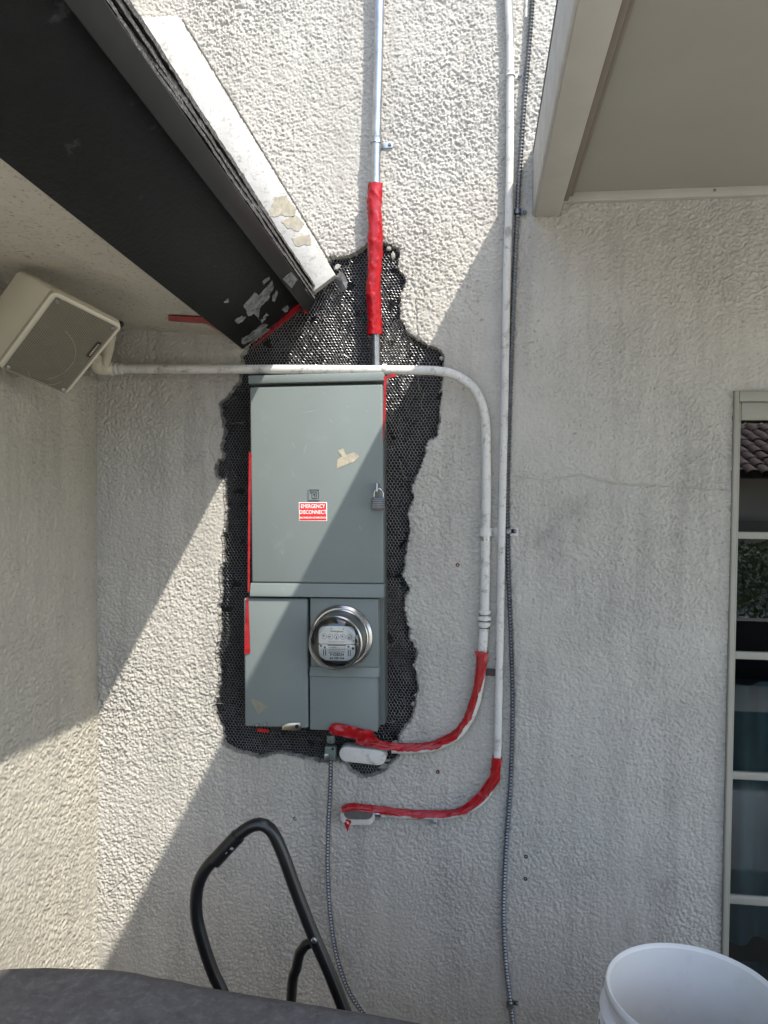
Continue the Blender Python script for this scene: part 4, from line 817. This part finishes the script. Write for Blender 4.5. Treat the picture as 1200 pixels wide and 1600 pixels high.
q = MB(); q.tube([g0, g0.lerp(topb[0], .5)], .0125, 14); q.build('leg', M['blacktube'], ld, smooth=True)
q = MB(); q.tube([g1, g1.lerp(topb[-1], .5)], .0125, 14); q.build('leg', M['blacktube'], ld, smooth=True)
br = [lp(492, 1471, LY + .02), lp(478, 1476, LY + .02), lp(468, 1490, LY + .02), lp(462, 1520, LY + .03), lp(455, 1560, LY + .05)]
g2 = toground(br[-1], Vector((-.12, .35, -1)).normalized())
q = MB(); q.tube(resample(catmull(br + [g2], 8), .02), .0105, 14); q.build('brace', M['blacktube'], ld, smooth=True)
q = MB(); q.tube(resample(catmull([lp(335, 1346, LY), lp(352, 1327, LY), lp(372, 1306, LY)], 6), .01), .0150, 16); gr = q.build('grip_sleeve', M['blacktube'], ld, smooth=True)
q = MB(); q.lathe(lp(491, 1469, LY - .012), (1, 0, 0), (0, 0, 1), (0, -1, 0), [(0, .005), (.004, .005), (.006, .002), (.006, -.01)], 12); q.build('rivet', M['steel'], ld)
for px, py in [(352, 1332), (362, 1326)]:
    q = MB(); c = lp(px, py, LY - .0135); q.prism([c + Vector((a_ * .0045, 0, b_ * .003)) for a_, b_ in [(-1, -.6), (.4, -1), (1, .2), (.2, 1), (-.8, .8)]], (0, -.0006, 0)); q.build('paint_chip', M['residue_grey'], gr)
for hgt in (.25, .48):
    a_ = g0.lerp(topb[0], hgt / topb[0].z); b_ = g1.lerp(topb[-1], hgt / topb[-1].z); xd = (b_ - a_); L_ = xd.length; xd.normalize()
    q = MB(); q.box(a_, xd, Vector((0, -1, 0)), Vector((0, 0, 1)), (0, L_, -.02, .16, -.012, .012)); q.build('step', M['blacktube'], ld, bevel=.004)

# ground, landing
q = MB(); q.add([(-60, -60, 0), (60, -60, 0), (60, .5, 0), (-60, .5, 0)], [(0, 1, 2, 3)]); g = q.build('ground', M['patio']); g['kind'] = 'structure'
q = MB(); q.box((0, 0, 0), (1, 0, 0), (0, 1, 0), (0, 0, 1), (.17, 1.3, -1.15, -.43, -.05, .3725)); g = q.build('step', M['patio'], bevel=.01); g['kind'] = 'structure'

# ------------------------------------------------------------------ yard behind the camera (seen reflected in the window)
nb = thing('neighbour_house', 'beige house with clay tile roof reflected in the window', 'house', (5, -10, 0))
q = MB(); q.box((0, 0, 0), (1, 0, 0), (0, -1, 0), (0, 0, 1), (1.0, 10, 10.0, 15, 0, 1.9)); q.build('house_wall', M['housewall'], nb)
q = MB(); q.box((0, 0, 0), (1, 0, 0), (0, -1, 0), (0, 0, 1), (1.0, 10, 9.9, 10.0, .95, 1.2)); q.build('band', M['moulding'], nb)
q = MB(); q.prism([(.6, -9.4, 1.83), (.6, -12.5, 2.88), (.6, -15.6, 1.83)], (9.8, 0, 0)); rf = q.build('roof', M['tile'], nb)
tile = None
for r0 in range(8):
    for c in range(34):
        x = 1.9 + c * .20; y = -9.35 - r0 * .33; z = 1.86 + r0 * .112
        if tile is None:
            tm = MB(); vs = []
            for j, (yy, rr_) in enumerate([(0, .11), (-.38, .085)]):
                for i in range(7): a_ = math.pi * i / 6; vs.append((math.cos(a_) * rr_, yy, math.sin(a_) * rr_ * .8 + (.129 if j else 0)))
            tm.add(vs, [(i, i + 1, 8 + i, 7 + i) for i in range(6)]); tile = tm.build('roof_tile', M['tile'], rf, smooth=True); tile.location = (x, y, z)
        else:
            t2 = tile.copy(); COL.objects.link(t2); t2.parent = rf; t2.location = (x, y, z + random.uniform(-.01, .01))
hd = MB(); g = np.random.default_rng(8)
for i in range(16000):
    x = g.uniform(.8, 6.5); y = -6.6 + g.uniform(-.45, .45); zt_ = 1.12 + .18 * noise.noise(Vector((x * 1.7, 0, 0))); z = g.uniform(.05, zt_); 
    if g.random() < .6: y = -6.15 - abs(g.normal()) * .12
    p = Vector((x, y, z)); u = Vector(g.normal(size=3)).normalized(); w = u.cross(Vector(g.normal(size=3))).normalized(); s_ = g.uniform(.02, .045)
    hd.add([p - u * s_, p + w * s_ * .5, p + u * s_, p - w * s_ * .5], [(0, 1, 2, 3)])
hg = hd.build('hedge', M['leaf']); tag(hg, 'green clipped hedge across the yard reflected in the window', 'hedge')

lg = thing('lounge_chair', 'low dark patio lounge chair reflected in the window', 'chair', (1.75, -2.6, 0))
def lb(name, b, m, bev=.01):
    q = MB(); q.box((1.75, -2.6, 0), (1, 0, 0), (0, 1, 0), (0, 0, 1), b); return q.build(name, m, lg, bevel=bev)
cush = mat('dark_cushion', (.02, .022, .025), .6)
lb('seat', (-.45, .45, -.4, .4, .03, .42), cush, .03); lb('backrest', (-.45, .45, -.46, -.34, .40, .80), cush, .03)
for sx_ in (-1, 1):
    lb('armrest', (sx_ * .50 - .03, sx_ * .50 + .03, -.4, .4, .55, .58), M['chrome'])
    for sy_ in (-1, 1): lb('leg', (sx_ * .50 - .02, sx_ * .50 + .02, sy_ * .37 - .02, sy_ * .37 + .02, 0, .549), M['chrome'], .003)

tr = thing('tree', 'broad dark leafy tree behind the tiled roof reflected in the window', 'tree', (5, -18, 0))
q = MB(); q.tube([Vector((5, -18, 0)), Vector((5.1, -18, 1.5)), Vector((5, -18.1, 3.2))], lambda i, a: .22 - .05 * i, 10); q.build('trunk', mat('bark', (.06, .05, .04), .9, var=.4, scale=8), tr)
q = MB()
for i in range(9000):
    th_, ph_ = g.uniform(0, 2 * math.pi), math.acos(g.uniform(-1, 1)); rr_ = g.uniform(.5, 1) ** .4 * (1 + .25 * noise.noise(Vector((math.cos(th_) * 2, math.sin(th_) * 2, ph_ * 2))))
    p = Vector((5 + 4.5 * rr_ * math.sin(ph_) * math.cos(th_), -18 + 2.2 * rr_ * math.sin(ph_) * math.sin(th_), 3.4 + 2.3 * rr_ * math.cos(ph_)))
    u = Vector(g.normal(size=3)).normalized(); w = u.cross(Vector(g.normal(size=3))).normalized(); s_ = g.uniform(.08, .2); q.add([p - u * s_, p + w * s_ * .5, p + u * s_, p - w * s_ * .5], [(0, 1, 2, 3)])
q.build('crown', M['leaf'], tr)

for o in list(bpy.data.objects):
    if o.get('category') == 'tape': o['group'] = 'strips of red tape'
    if o.get('category') == 'anchor': o['group'] = 'anchor holes in the wall'
    if o.get('category') == 'flexible conduit': o['group'] = 'corrugated flexible conduits'
